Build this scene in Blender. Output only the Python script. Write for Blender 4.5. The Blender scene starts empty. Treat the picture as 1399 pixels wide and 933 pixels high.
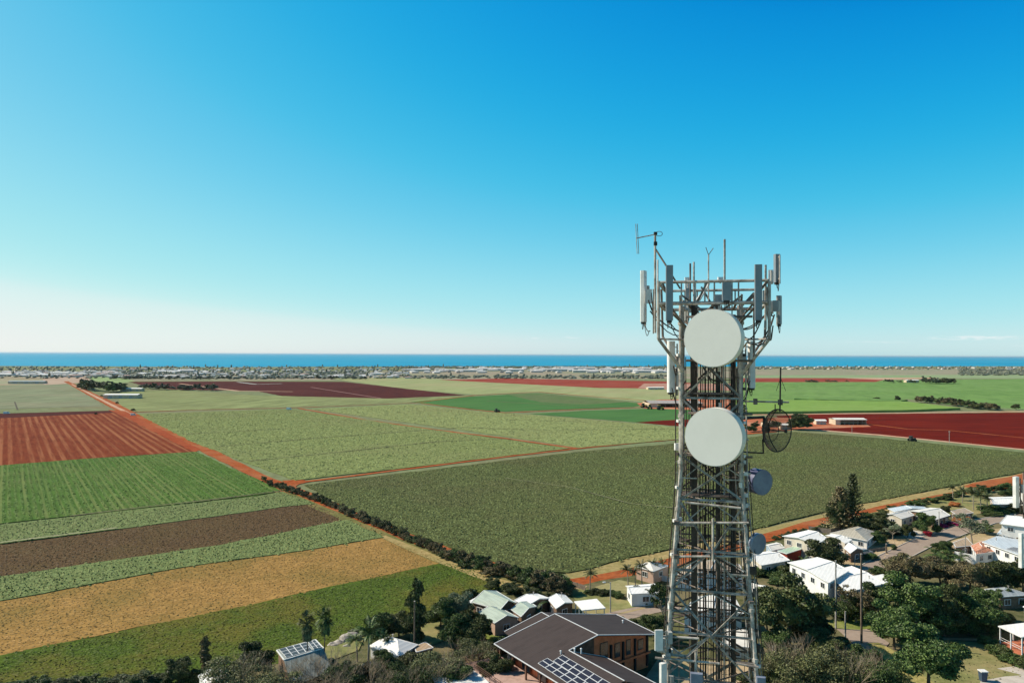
import bpy, math, random
import numpy as np
from mathutils import Vector, Matrix
from mathutils.geometry import tessellate_polygon
PI = math.pi
R = math.radians
rnd = random.Random(7)
SC = bpy.context.scene
COL = SC.collection

# ------------------------------------------------------------------ camera
F = 1050.0
CAM = Vector((0, 0, 55.0))
PITCH = math.atan(17.5 / F)
ROLL = math.asin(6 / 1399.0)
_R0 = Vector((1, 0, 0)); _F = Vector((0, math.cos(PITCH), math.sin(PITCH))); _U0 = Vector((0, -math.sin(PITCH), math.cos(PITCH)))
_R = _R0 * math.cos(ROLL) + _U0 * math.sin(ROLL)
_U = -_R0 * math.sin(ROLL) + _U0 * math.cos(ROLL)
cd = bpy.data.cameras.new('camera'); cam = bpy.data.objects.new('camera', cd); COL.objects.link(cam)
cd.sensor_width = 36; cd.lens = F * 36 / 1399.0; cd.clip_start = 0.5; cd.clip_end = 300000
cam.matrix_world = Matrix.Translation(CAM) @ Matrix((( _R.x, _U.x, -_F.x), (_R.y, _U.y, -_F.y), (_R.z, _U.z, -_F.z))).to_4x4()
SC.camera = cam

def ray(px, py):
    return _F + _R * ((px - 699.5) / F) - _U * ((py - 466.5) / F)
def W(px, py, z=0.0):
    d = ray(px, py)
    if d.z > -0.0006: d.z = -0.0006
    t = (z - CAM.z) / d.z
    p = CAM + d * t
    p.z = z
    return p
def on_plane(px, py, a, b, c):
    n = (b - a).cross(c - a); d = ray(px, py)
    return CAM + d * ((a - CAM).dot(n) / d.dot(n))
def dist(px, py): return W(px, py).y

# ------------------------------------------------------------------ materials
MATS = {}
def nt(name):
    m = bpy.data.materials.new(name); m.use_nodes = True
    t = m.node_tree; t.nodes.clear()
    o = t.nodes.new('ShaderNodeOutputMaterial'); b = t.nodes.new('ShaderNodeBsdfPrincipled')
    t.links.new(b.outputs[0], o.inputs[0])
    return m, t, b
def N(t, kind, **kw):
    n = t.nodes.new(kind)
    for k, v in kw.items():
        if k.startswith('i_'):
            n.inputs[k[2:].replace('_', ' ')].default_value = v
        else: setattr(n, k, v)
    return n
def rgba(c): return (c[0], c[1], c[2], 1)
def mixc(t, fac, a, b):
    m = t.nodes.new('ShaderNodeMix'); m.data_type = 'RGBA'
    for s, v in ((0, fac), (6, a), (7, b)):
        if hasattr(v, 'is_linked') or hasattr(v, 'links'): t.links.new(v, m.inputs[s])
        elif s == 0: m.inputs[0].default_value = v
        else: m.inputs[s].default_value = rgba(v)
    return m.outputs[2]
def ramp(t, src, lo, hi):
    m = t.nodes.new('ShaderNodeMapRange'); m.interpolation_type = 'SMOOTHSTEP'
    t.links.new(src, m.inputs[0]); m.inputs[1].default_value = lo; m.inputs[2].default_value = hi
    return m.outputs[0]
def noise(t, vec, scale, detail=3, rough=0.6):
    n = t.nodes.new('ShaderNodeTexNoise'); n.inputs['Scale'].default_value = scale
    n.inputs['Detail'].default_value = detail; n.inputs['Roughness'].default_value = rough
    t.links.new(vec, n.inputs['Vector']); return n.outputs[0]
def bump(t, b, src, strength, distn):
    n = t.nodes.new('ShaderNodeBump'); n.inputs['Strength'].default_value = strength
    n.inputs['Distance'].default_value = distn
    t.links.new(src, n.inputs['Height']); t.links.new(n.outputs[0], b.inputs['Normal'])

def simple(name, c1, c2=None, scale=1.0, rough=0.6, metal=0.0, spec=0.3, bmp=0.0, bd=0.05, world=False):
    """plain surface with worn, noisy variation between two close colours"""
    if name in MATS: return MATS[name]
    m, t, b = nt(name)
    if c2 is None: c2 = tuple(x * 0.78 for x in c1)
    tc = N(t, 'ShaderNodeNewGeometry').outputs['Position'] if world else N(t, 'ShaderNodeTexCoord').outputs['Object']
    n = noise(t, tc, scale, 4, 0.65)
    t.links.new(mixc(t, ramp(t, n, 0.35, 0.68), c1, c2), b.inputs['Base Color'])
    b.inputs['Roughness'].default_value = rough; b.inputs['Metallic'].default_value = metal
    b.inputs['Specular IOR Level'].default_value = spec
    if bmp: bump(t, b, n, bmp, bd)
    MATS[name] = m; return m

def roofmat(name, c, rough=0.45, ang=0.0, pitch=0.75, dirt=0.12, spec=0.4):
    """ribbed metal sheet: seams across a rotated direction, streaky dirt"""
    if name in MATS: return MATS[name]
    m, t, b = nt(name)
    pos = N(t, 'ShaderNodeNewGeometry').outputs['Position']
    mp = N(t, 'ShaderNodeMapping'); t.links.new(pos, mp.inputs['Vector'])
    mp.inputs['Rotation'].default_value = (0, 0, R(ang))
    w = N(t, 'ShaderNodeTexWave'); w.wave_type = 'BANDS'; w.bands_direction = 'X'; w.wave_profile = 'SIN'
    w.inputs['Scale'].default_value = 1.0 / pitch * 0.314; w.inputs['Distortion'].default_value = 0
    t.links.new(mp.outputs[0], w.inputs['Vector'])
    mp2 = N(t, 'ShaderNodeMapping'); t.links.new(mp.outputs[0], mp2.inputs['Vector']); mp2.inputs['Scale'].default_value = (1.0, .25, .5)
    n = noise(t, mp2.outputs[0], 0.9, 5, 0.7)
    dark = tuple(x * (1 - dirt * 2.2) for x in c)
    c1 = mixc(t, ramp(t, n, 0.42, 0.75), c, dark)
    c2 = mixc(t, ramp(t, w.outputs['Fac'], 0.9, 1.0), c1, tuple(x * (1 - dirt * 1.5) for x in c))
    t.links.new(c2, b.inputs['Base Color'])
    b.inputs['Roughness'].default_value = rough; b.inputs['Specular IOR Level'].default_value = spec
    bump(t, b, w.outputs['Fac'], 0.25, 0.04)
    MATS[name] = m; return m

ADJ = {'sage_mid': (.97, .96, .74), 'sage_right': (.97, .96, .74), 'sage_leaf': (.97, .96, .74), 'sage_leaf_pale': (.97, .96, .74), 'sage_far': (1, 1, .8), 'sage_pale': (1, 1, .82),
       'dark_crop': (.80, .84, .70), 'dark_crop_leaf': (.82, .87, .72), 'ploughed_rust': (.90, .84, .76), 'fresh_green': (.9, .9, .62), 'fresh_leaf': (.9, .9, .62),
       'dry_grass': (.97, .86, .62), 'dry_grass_blade': (.97, .86, .62), 'rough_grass': (1, 1, .62), 'grass_blade': (1, 1, .62), 'brown_stubble': (.88, .76, .60), 'stubble_straw': (.88, .76, .60),
       'ploughed_red': (.95, .5, .4), 'blue_green_crop': (.95, .93, .72), 'blue_leaf': (.95, .93, .72), 'blue_leaf_near': (.95, .93, .72)}
def adj(name, c):
    k = ADJ.get(name)
    return c if (k is None or c is None) else tuple(a * b for a, b in zip(c, k))
def field(name, c1, c2, c3=None, spk=0.6, ang=0.0, row=0.0, rows=0.0, big=0.012, bmp=0.5, bd=0.5, lo=0.38, hi=0.62, strx=1.0, bigmix=0.5, rc=None):
    """c1/c2 plant and soil speckle, c3 large uneven patches, rows: weight of drill rows at spacing row (m) along ang"""
    if name in MATS: return MATS[name]
    c1, c2, c3, rc = adj(name, c1), adj(name, c2), adj(name, c3), adj(name, rc)
    m, t, b = nt(name)
    pos = N(t, 'ShaderNodeNewGeometry').outputs['Position']
    mp = N(t, 'ShaderNodeMapping'); t.links.new(pos, mp.inputs['Vector']); mp.inputs['Rotation'].default_value = (0, 0, R(ang))
    ms = N(t, 'ShaderNodeMapping'); t.links.new(mp.outputs[0], ms.inputs['Vector']); ms.inputs['Scale'].default_value = (1, strx, 1)
    n = noise(t, ms.outputs[0], spk, 4, 0.7)
    fac = ramp(t, n, lo, hi)
    col = mixc(t, fac, c1, c2)
    if c3 is not None:
        nb = noise(t, pos, big, 5, 0.62)
        mm = N(t, 'ShaderNodeMath', operation='MULTIPLY'); t.links.new(ramp(t, nb, 0.42, 0.64), mm.inputs[0]); mm.inputs[1].default_value = bigmix
        col = mixc(t, mm.outputs[0], col, c3)
    if rows:
        nd = noise(t, pos, 0.05, 3, 0.6)
        w = N(t, 'ShaderNodeTexWave'); w.wave_type = 'BANDS'; w.bands_direction = 'X'
        w.inputs['Scale'].default_value = 0.314 / row; w.inputs['Distortion'].default_value = 1.2
        w.inputs['Detail'].default_value = 3; w.inputs['Detail Scale'].default_value = 0.25 / row * 1.0
        t.links.new(mp.outputs[0], w.inputs['Vector'])
        mr = N(t, 'ShaderNodeMapping'); t.links.new(mp.outputs[0], mr.inputs['Vector']); mr.inputs['Scale'].default_value = (0.23 / row * 2, 0.004, 1)
        nr = noise(t, mr.outputs[0], 1.0, 4, 0.8)
        m1 = N(t, 'ShaderNodeMath', operation='MULTIPLY'); t.links.new(ramp(t, w.outputs['Fac'], 0.3, 0.8), m1.inputs[0]); t.links.new(ramp(t, nr, 0.35, 0.6), m1.inputs[1])
        m2 = N(t, 'ShaderNodeMath', operation='MULTIPLY'); t.links.new(m1.outputs[0], m2.inputs[0]); m2.inputs[1].default_value = rows
        col = mixc(t, m2.outputs[0], col, rc if rc else c2)
    t.links.new(col, b.inputs['Base Color'])
    b.inputs['Roughness'].default_value = 0.95; b.inputs['Specular IOR Level'].default_value = 0.03
    if bmp: bump(t, b, n, bmp, bd)
    MATS[name] = m; return m

def leafmat(name, c1, c2, c3=None):
    if name in MATS: return MATS[name]
    m, t, b = nt(name)
    g = N(t, 'ShaderNodeNewGeometry'); oi = N(t, 'ShaderNodeObjectInfo'); tc = N(t, 'ShaderNodeTexCoord')
    n = noise(t, tc.outputs['Object'], 5.0, 3, 0.6)
    col = mixc(t, ramp(t, g.outputs['Random Per Island'], .25, 1.0), c1, tuple(x * 1.45 for x in c2))
    col = mixc(t, ramp(t, n, 0.5, 0.75), col, c3 if c3 else tuple(x * 1.5 for x in c1))
    hs = N(t, 'ShaderNodeHueSaturation'); t.links.new(col, hs.inputs['Color'])
    mr = N(t, 'ShaderNodeMapRange'); t.links.new(oi.outputs['Random'], mr.inputs[0]); mr.inputs[3].default_value = 0.9; mr.inputs[4].default_value = 1.6
    t.links.new(mr.outputs[0], hs.inputs['Value'])
    t.links.new(hs.outputs[0], b.inputs['Base Color'])
    b.inputs['Roughness'].default_value = 0.5; b.inputs['Specular IOR Level'].default_value = 0.25
    MATS[name] = m; return m

# leaves
L_DARK = leafmat('leaf_dark', (.024, .032, .010), (.075, .088, .03), (.10, .112, .04))
L_MID = leafmat('leaf_mid', (.024, .042, .012), (.075, .11, .03), (.09, .12, .038))
L_BRIGHT = leafmat('leaf_bright', (.028, .052, .014), (.082, .12, .034), (.10, .14, .045))
L_OLIVE = leafmat('leaf_olive', (.055, .062, .022), (.13, .135, .055), (.17, .16, .08))
L_BROWN = leafmat('leaf_brown', (.06, .048, .024), (.15, .12, .06), (.10, .11, .042))
L_YEL = leafmat('leaf_yellow', (.30, .24, .02), (.42, .36, .05), (.16, .18, .03))
L_PINK = leafmat('leaf_pink', (.24, .012, .085), (.34, .03, .14), (.10, .05, .04))
L_RED = leafmat('leaf_red', (.30, .015, .03), (.42, .03, .05), (.2, .02, .03))
L_ORANGE = leafmat('leaf_orange', (.35, .10, .03), (.3, .14, .05), (.12, .10, .03))
L_FAR = leafmat('leaf_far', (.06, .068, .045), (.095, .10, .065), (.12, .12, .08))
L_GREY = leafmat('leaf_silver', (.10, .12, .07), (.17, .19, .11), (.22, .22, .14))
BARK = simple('bark', (.14, .105, .075), (.07, .05, .035), 3, .9, bmp=.4)
BARKL = simple('bark_pale', (.34, .29, .22), (.20, .16, .12), 3, .9, bmp=.4)
TWIG = simple('dry_twig', (.36, .28, .19), (.20, .15, .10), 2, .9)
# tower
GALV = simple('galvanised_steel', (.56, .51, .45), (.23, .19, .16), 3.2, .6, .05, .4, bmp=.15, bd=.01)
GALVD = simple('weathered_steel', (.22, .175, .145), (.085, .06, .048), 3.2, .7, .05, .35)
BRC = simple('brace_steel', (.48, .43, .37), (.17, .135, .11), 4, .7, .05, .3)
RAD = simple('radome', (.90, .855, .77), (.86, .815, .73), 1.1, .5, 0, .35)
RADB = simple('dish_shroud', (.62, .62, .60), (.5, .5, .48), 2, .5)
PANEL = simple('panel_antenna', (.25, .28, .30), (.21, .235, .255), 1.5, .5)
PANELW = simple('panel_antenna_white', (.82, .81, .78), (.66, .64, .60), 2.0, .5)
CABLE = simple('black_cable', (.030, .026, .024), (.06, .045, .035), 2, .6)
TRAY = simple('cable_tray', (.055, .042, .034), (.11, .085, .065), 1.5, .7)
BOXG = simple('radio_unit', (.42, .42, .40), (.3, .3, .29), 2, .5)
DRUM = simple('blue_grey_drum', (.22, .25, .32), (.16, .18, .25), 2, .45)
WHITE = simple('white_paint', (.80, .80, .78), (.62, .61, .58), 1.2, .5)
GLASS = simple('window_glass', (.035, .045, .055), (.02, .025, .03), .8, .08, 0, .8)
SOLAR = simple('solar_cell', (.022, .02, .028), (.035, .03, .04), 2, .35, 0, .22)
BLACK = simple('rubber', (.025, .025, .025), None, 4, .8)
POLE = simple('timber_pole', (.20, .15, .11), (.11, .085, .06), 2, .9)
POLEG = simple('concrete_pole', (.45, .43, .39), (.3, .28, .25), 2, .9)

# ------------------------------------------------------------------ mesh building
class MB:
    def __init__(s): s.v = []; s.f = []
    def add(s, vs, fs):
        o = len(s.v); s.v += [tuple(v) for v in vs]; s.f += [tuple(i + o for i in f) for f in fs]; return s
    def box(s, c, size, rot=0.0, mat=None):
        hx, hy, hz = [x / 2 for x in size]
        m = mat if mat is not None else Matrix.Rotation(rot, 3, 'Z')
        vs = [Vector(c) + m @ Vector((x * hx, y * hy, z * hz)) for x in (-1, 1) for y in (-1, 1) for z in (-1, 1)]
        return s.add(vs, [(0, 1, 3, 2), (4, 6, 7, 5), (0, 4, 5, 1), (2, 3, 7, 6), (0, 2, 6, 4), (1, 5, 7, 3)])
    def tube(s, a, b, r, r2=None, n=6, cap=True):
        a = Vector(a); b = Vector(b); d = b - a
        if d.length < 1e-6: return s
        if r2 is None: r2 = r
        q = d.to_track_quat('Z', 'Y').to_matrix()
        vs = []
        for p, rr in ((a, r), (b, r2)):
            for i in range(n):
                t = 2 * PI * (i + .5) / n
                vs.append(p + q @ Vector((math.cos(t) * rr, math.sin(t) * rr, 0)))
        fs = [(i, (i + 1) % n, n + (i + 1) % n, n + i) for i in range(n)]
        if cap: fs += [tuple(range(n))[::-1], tuple(range(n, 2 * n))]
        return s.add(vs, fs)
    def path(s, pts, r, n=5):
        for a, b in zip(pts[:-1], pts[1:]): s.tube(a, b, r, n=n)
        return s
    def angle(s, a, b, w, th=0.012, side=Vector((0, 0, 1))):
        """L-section steel member"""
        a = Vector(a); b = Vector(b); d = (b - a).normalized()
        u = d.cross(side)
        if u.length < .05: u = d.cross(Vector((1, 0, 0)))
        u.normalize(); v = d.cross(u).normalized()
        for p, q in ((u, v), (v, u)):
            c = [p * 0, p * w, p * w + q * th, q * th]
            s.add([a + x for x in c] + [b + x for x in c], [(0, 1, 5, 4), (1, 2, 6, 5), (2, 3, 7, 6), (3, 0, 4, 7), (3, 2, 1, 0), (4, 5, 6, 7)])
        return s
    def disc(s, c, axis, r, n=40, r_in=0.0, dome=0.0):
        c = Vector(c); q = Vector(axis).to_track_quat('Z', 'Y').to_matrix()
        rings = [0.0, .3, .6, .85, 1.0]; vs = [c + q @ Vector((0, 0, dome))]; fs = []
        for k in rings[1:]:
            for i in range(n):
                t = 2 * PI * i / n
                vs.append(c + q @ Vector((math.cos(t) * r * k, math.sin(t) * r * k, dome * (1 - k * k))))
        for i in range(n): fs.append((0, 1 + i, 1 + (i + 1) % n))
        for k in range(len(rings) - 2):
            for i in range(n):
                a = 1 + k * n + i; b = 1 + k * n + (i + 1) % n
                fs.append((a, a + n, b + n, b))
        return s.add(vs, fs)
    def ring(s, c, axis, r, tr, n=36, m=6, sx=1.0):
        c = Vector(c); q = Vector(axis).to_track_quat('Z', 'Y').to_matrix()
        pts = [c + q @ Vector((math.cos(2 * PI * i / n) * r * sx, math.sin(2 * PI * i / n) * r, 0)) for i in range(n + 1)]
        return s.path(pts, tr, m)
    def prism(s, pts, z0, z1):
        """vertical prism over polygon; z0/z1 scalars or lists"""
        n = len(pts)
        A = [Vector((p[0], p[1], z0[i] if isinstance(z0, (list, tuple)) else z0)) for i, p in enumerate(pts)]
        B = [Vector((p[0], p[1], z1[i] if isinstance(z1, (list, tuple)) else z1)) for i, p in enumerate(pts)]
        o = len(s.v); s.v += [tuple(v) for v in A + B]
        for i in range(n):
            j = (i + 1) % n; s.f.append((o + i, o + j, o + n + j, o + n + i))
        for tri in tessellate_polygon([[Vector((p[0], p[1], 0)) for p in pts]]):
            s.f.append(tuple(o + k for k in tri)); s.f.append(tuple(o + n + k for k in tri)[::-1])
        return s
    def slab(s, faces, th):
        """roof faces (lists of points) thickened downward"""
        d = Vector((0, 0, -th))
        for f in faces:
            n = len(f); f = [Vector(p) for p in f]
            s.add(f + [p + d for p in f], [tuple(range(n)), tuple(range(n, 2 * n))[::-1]] + [(i, n + i, n + (i + 1) % n, (i + 1) % n) for i in range(n)])
        return s
    def mesh(s, name, mat, origin=(0, 0, 0), smooth=False):
        me = bpy.data.meshes.new(name); ox, oy, oz = origin
        me.from_pydata([(x - ox, y - oy, z - oz) for x, y, z in s.v], [], s.f)
        if mat: me.materials.append(mat)
        if smooth: me.polygons.foreach_set('use_smooth', [True] * len(me.polygons))
        me.update(); return me
    def build(s, name, mat, parent=None, loc=None, smooth=False):
        root = parent
        while root is not None and root.parent is not None: root = root.parent
        org = Vector(root.location) if root is not None else Vector(loc if loc is not None else (0, 0, 0))
        o = bpy.data.objects.new(name, s.mesh(name, mat, org, smooth)); COL.objects.link(o)
        if parent is not None: o.parent = parent
        else: o.location = org
        return o

def tag(o, label=None, cat=None, group=None, kind=None):
    if label: o['label'] = label
    if cat: o['category'] = cat
    if group: o['group'] = group
    if kind: o['kind'] = kind
    return o
def empty(name, loc, label, cat, group=None):
    o = bpy.data.objects.new(name, None); o.location = loc; o.empty_display_size = .5; COL.objects.link(o)
    return tag(o, label, cat, group)

# ------------------------------------------------------------------ the land, sheet by sheet
lay = [0.0]
s_names = []
def sheet(name, pts, mat, z=None, th=None):
    """flat sheet from picture-traced ground points (each one lying on the ground plane)"""
    if z is None: lay[0] += 0.004; z = lay[0]
    P = [W(p[0], p[1], 0) for p in pts]
    if name in ('crop_field', 'ploughed_field', 'dry_field', 'grass', 'verge', 'lawn', 'bare_soil', 'cane_field', 'ground_cover'):   # natural, slightly ragged borders
        Q = []; re_ = random.Random(len(s_names)); s_names.append(name)
        for a, c in zip(P, P[1:] + P[:1]):
            n = max(1, min(60, int((c - a).length / 7))); dd = (c - a).normalized() if (c - a).length > 0 else c - a; amp = min(.9, .5 + a.y / 1500)
            for k in range(n): Q.append(a.lerp(c, k / n) + (Vector((-dd.y, dd.x, 0)) * re_.uniform(-amp, amp) if k else Vector((0, 0, 0))))
        P = Q
    mb = MB()
    if th: mb.prism(P, z - .05, z + th)
    else:
        o = 0; mb.v = [(p.x, p.y, z) for p in P]
        for tri in tessellate_polygon([[Vector((p.x, p.y, 0)) for p in P]]):
            a, b, c = [Vector(mb.v[k]) for k in tri]
            mb.f.append(tri if (b - a).cross(c - a).z > 0 else tri[::-1])
    return tag(mb.build(name, mat), kind='structure')
def ribbon(name, pts, widths, mat, z=None, px=True, jag=0.0):
    if z is None: lay[0] += 0.004; z = lay[0]
    P = [W(p[0], p[1], 0) if px else Vector(p) for p in pts]
    if not isinstance(widths, (list, tuple)): widths = [widths] * len(P)
    # resample for slightly uneven edges
    Q = []; 
    for i in range(len(P) - 1):
        n = max(2, int((P[i + 1] - P[i]).length / 12))
        for k in range(n): Q.append((P[i].lerp(P[i + 1], k / n), widths[i] + (widths[i + 1] - widths[i]) * k / n))
    Q.append((P[-1], widths[-1]))
    mb = MB(); L = []
    for i, (p, w) in enumerate(Q):
        a = Q[max(0, i - 1)][0]; b = Q[min(len(Q) - 1, i + 1)][0]
        d = (b - a); d.z = 0; d.normalize(); nn = Vector((-d.y, d.x, 0))
        L.append((p + nn * (w / 2 + rnd.uniform(-jag, jag)), p - nn * (w / 2 + rnd.uniform(-jag, jag))))
    for l, r in L: mb.v += [(l.x, l.y, z), (r.x, r.y, z)]
    mb.f = [(2 * i, 2 * i + 1, 2 * i + 3, 2 * i + 2) for i in range(len(L) - 1)]
    return tag(mb.build(name, mat), kind='structure')

# sea and ground
m, t, b = nt('sea_water')
pos = N(t, 'ShaderNodeNewGeometry').outputs['Position']
ns = noise(t, pos, 0.0006, 4, .6); nf = noise(t, pos, 0.01, 3, .7)
c = mixc(t, ramp(t, ns, .35, .7), (.004, .25, .42), (.008, .30, .47))
t.links.new(mixc(t, ramp(t, nf, .55, .8), c, (.012, .34, .50)), b.inputs['Base Color'])
b.inputs['Roughness'].default_value = .6; b.inputs['Specular IOR Level'].default_value = .12
SEA = m
mb = MB(); S = 120000
mb.v = [(-S, 3000, -1), (S, 3000, -1), (S, S, -1), (-S, S, -1)]; mb.f = [(0, 1, 2, 3)]
tag(mb.build('sea', SEA), kind='structure')
G_BASE = field('pale_pasture', (.20, .24, .12), (.15, .17, .085), (.22, .18, .11), spk=.12, big=.004, bmp=.3, bd=1.2, bigmix=.6)
coast = [(-900, 499.6), (0, 499.8), (150, 500.4), (300, 501.6), (420, 500.8), (620, 500.3), (760, 499.9), (900, 500.6), (1100, 500.6), (1399, 500.2), (2300, 501)]
CP = [W(x, y) for x, y in coast]
P = [Vector((-9000, -2500, 0)), Vector((9000, -2500, 0))] + [p for p in CP[::-1]]
mb = MB(); mb.prism([(p.x, p.y) for p in P], -4, 0.0); tag(mb.build('ground', G_BASE), kind='structure')

SOIL = field('red_soil', (.33, .075, .028), (.25, .05, .02), (.38, .12, .05), spk=.3, big=.02, bmp=.5, bd=.3)
TRACK = field('track_soil', (.37, .095, .028), (.25, .060, .020), (.38, .17, .08), spk=.5, big=.05, bmp=.4, bd=.2)
TRACKP = field('pale_track', (.52, .37, .27), (.44, .27, .18), (.5, .22, .12), spk=.2, big=.02, bmp=.2, bd=.2)
TAN = field('dry_grass', (.39, .26, .12), (.28, .185, .08), (.22, .17, .07), spk=.55, big=.03, bmp=.9, bd=.5, ang=62, strx=.5, bigmix=.75)
TANV = field('dry_verge', (.40, .30, .14), (.29, .22, .09), (.22, .21, .08), spk=.5, big=.03, bmp=.6, bd=.4)
MAROON = field('maroon_soil', (.085, .022, .018), (.06, .016, .014), (.105, .03, .024), spk=.06, big=.006, bmp=.2)
BRICK = field('brick_red_soil', (.28, .055, .034), (.22, .04, .026), (.33, .09, .06), spk=.04, big=.006, bmp=.2)
RPLOUGH = field('ploughed_red', (.150, .024, .011), (.105, .016, .008), (.20, .038, .018), spk=.10, ang=80, row=9, rows=.5, rc=(.09, .016, .008), big=.01, bmp=.4, bd=.8, strx=.15)

def green(name, c, k=.8, **kw):
    return field(name, c, tuple(x * k * .8 for x in c), kw.pop('c3', tuple((x * 1.12, x * 1.05, x * .98)[0] for x in c)), **kw)
# direction of the diagonal farm road in the world
ra = W(98, 525); rb = W(350, 650); RDIR = math.degrees(math.atan2((rb - ra).y, (rb - ra).x))
ROWA = -(RDIR) + 90        # mapping rotation that lays bands along the road

# broad far plains
sheet('far_pasture', [(-700, 508), (0, 507), (420, 508), (700, 505), (900, 504), (1399, 503.6), (2000, 503), (2000, 515), (1399, 513), (900, 518), (560, 519), (-700, 524)],
      field('far_plain', (.33, .27, .20), (.25, .23, .16), (.22, .25, .15), spk=.02, big=.0025, bmp=0, bigmix=.8))
sheet('far_pasture', [(1010, 513), (1399, 511.5), (2000, 512), (2000, 520), (1399, 517), (1010, 516)], field('far_green', (.25, .33, .17), (.21, .28, .14), (.30, .33, .2), spk=.03, big=.004, bmp=0))
sheet('far_pasture', [(-500, 516), (58, 515), (62, 526), (-500, 530)], field('far_buff', (.34, .29, .2), (.26, .28, .17), (.3, .2, .14), spk=.02, big=.004, bmp=0))
sheet('far_pasture', [(58, 515), (118, 514), (125, 522), (60, 526)], field('far_tan', (.44, .33, .25), (.38, .27, .2), None, spk=.02, bmp=0))
sheet('far_pasture', [(118, 514), (165, 514), (185, 521), (150, 524), (128, 520)], field('far_lime', (.27, .36, .16), (.24, .31, .14), None, spk=.02, bmp=0))
# right-hand side greens
sheet('cane_field', [(1010, 522), (1399, 517.5), (1700, 516), (1700, 566), (1399, 559), (1310, 554), (1240, 545), (1100, 548), (1010, 548)],
      field('cane_green', (.155, .27, .075), (.12, .215, .06), (.19, .29, .10), spk=.06, big=.006, bmp=.3, bd=1.5, ang=20, strx=.2))
sheet('cane_field', [(1005, 548), (1110, 549), (1240, 551), (1312, 560), (1240, 563), (1010, 566)],
      field('cane_lime', (.20, .32, .075), (.165, .27, .06), (.22, .31, .09), spk=.08, big=.01, bmp=.3, bd=1.2), th=2.2)
sheet('cane_field', [(1085, 546.5), (1140, 548.2), (1230, 550.5), (1240, 548), (1140, 545)], MATS['cane_green'], th=2.0)
sheet('bare_soil', [(1010, 516.5), (1150, 516.5), (1207, 519), (1196, 521.8), (1010, 522)], BRICK)
sheet('bare_soil', [(1150, 516.5), (1280, 516), (1280, 517), (1200, 518.8)], TRACKP)
sheet('ploughed_field', [(1060, 568), (1120, 566), (1399, 563.5), (1800, 566), (1800, 664), (1399, 614), (1105, 586), (1075, 580)], RPLOUGH)
ribbon('dirt_track', [(1010, 567), (1150, 565), (1399, 562), (1800, 563)], 9, TRACKP, jag=1)
ribbon('dirt_track', [(1085, 585), (1200, 594), (1300, 604), (1399, 614), (1800, 660)], [8, 7, 6, 6, 6], TRACKP, jag=.4)
ribbon('dirt_track', [(1182, 579), (1240, 586), (1297, 588), (1399, 598), (1600, 610)], [5, 3, 3, 3, 3], TRACK, jag=.4)
sheet('farm_yard', [(1010, 572), (1060, 570), (1100, 572), (1140, 580), (1185, 580), (1190, 583), (1100, 586), (1010, 594)], field('farm_yard_soil', (.47, .16, .08), (.36, .10, .05), (.5, .3, .2), spk=.1, big=.03, bmp=.2))
# centre-left
sheet('crop_field', [(165, 534), (240, 533), (350, 540), (520, 544), (640, 541), (560, 550), (395, 556), (160, 563)], green('sage_far', (.255, .29, .155), spk=.08, big=.006, bmp=.3, bd=1, ang=15, strx=.15, c3=(.22, .22, .13)))
sheet('crop_field', [(450, 517), (560, 516), (640, 520), (912, 531), (935, 545), (880, 549), (740, 536), (650, 539), (560, 532)], field('sage_pale', (.30, .33, .19), (.25, .28, .155), (.34, .3, .2), spk=.04, big=.005, bmp=.2, ang=15, strx=.2))
sheet('ploughed_field', [(176, 521.5), (300, 521), (470, 521.5), (636, 540), (530, 544.5), (385, 541), (350, 534), (235, 532), (200, 528)], MAROON)
ribbon('dirt_track', [(425, 529), (520, 544)], [3, 2.5], simple('mauve_soil', (.33, .17, .15), None, .05, .9, world=True))
ribbon('dirt_track', [(245, 524), (275, 528), (325, 534), (400, 535)], [6, 6, 10, 6], TRACKP)
ribbon('dirt_track', [(325, 522), (350, 525), (385, 524)], 8, simple('pale_gravel', (.4, .42, .38), None, .05, .9, world=True))
sheet('ploughed_field', [(600, 519), (690, 517), (912, 521), (960, 524), (960, 531), (820, 530), (640, 521)], BRICK)
sheet('ploughed_field', [(880, 524), (1005, 524), (1005, 534), (870, 531)], field('dusty_soil', (.42, .22, .16), (.33, .15, .11), (.45, .33, .26), spk=.05, big=.02, bmp=.1))
sheet('crop_field', [(561, 549), (640, 542), (735, 537), (885, 552), (865, 556), (690, 562.5), (640, 559)], field('deep_green', (.065, .165, .045), (.055, .135, .04), (.085, .18, .055), spk=.06, big=.008, bmp=.2, ang=40, strx=.2))
sheet('crop_field', [(690, 538.5), (735, 537), (800, 543), (860, 549), (800, 553), (740, 550)], field('deep_green_dry', (.13, .165, .07), (.105, .14, .06), (.09, .17, .05), spk=.06, big=.012, bmp=.2))
ribbon('dirt_track', [(665, 548), (820, 556)], 2.5, simple('dark_soil', (.17, .09, .05), None, .1, .9, world=True))
sheet('crop_field', [(724, 565.5), (800, 561), (900, 558), (1000, 560), (1000, 579), (870, 577)], MATS['deep_green'])
sheet('ploughed_field', [(868, 577), (930, 573), (1010, 574), (1010, 590), (935, 583)], RPLOUGH)
sheet('farm_yard', [(870, 551), (900, 546), (1010, 544), (1010, 562), (880, 558)], MATS['farm_yard_soil'])
SAGE = green('sage_mid', (.215, .26, .12), spk=.28, big=.009, bmp=.45, bd=.9, ang=-20, strx=.5, c3=(.20, .23, .12), bigmix=.55, row=6, rows=.25)
sheet('crop_field', [(188, 566), (400, 559), (560, 583), (778, 613), (600, 634.5), (404, 657), (262, 604)], SAGE, th=.25)
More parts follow.
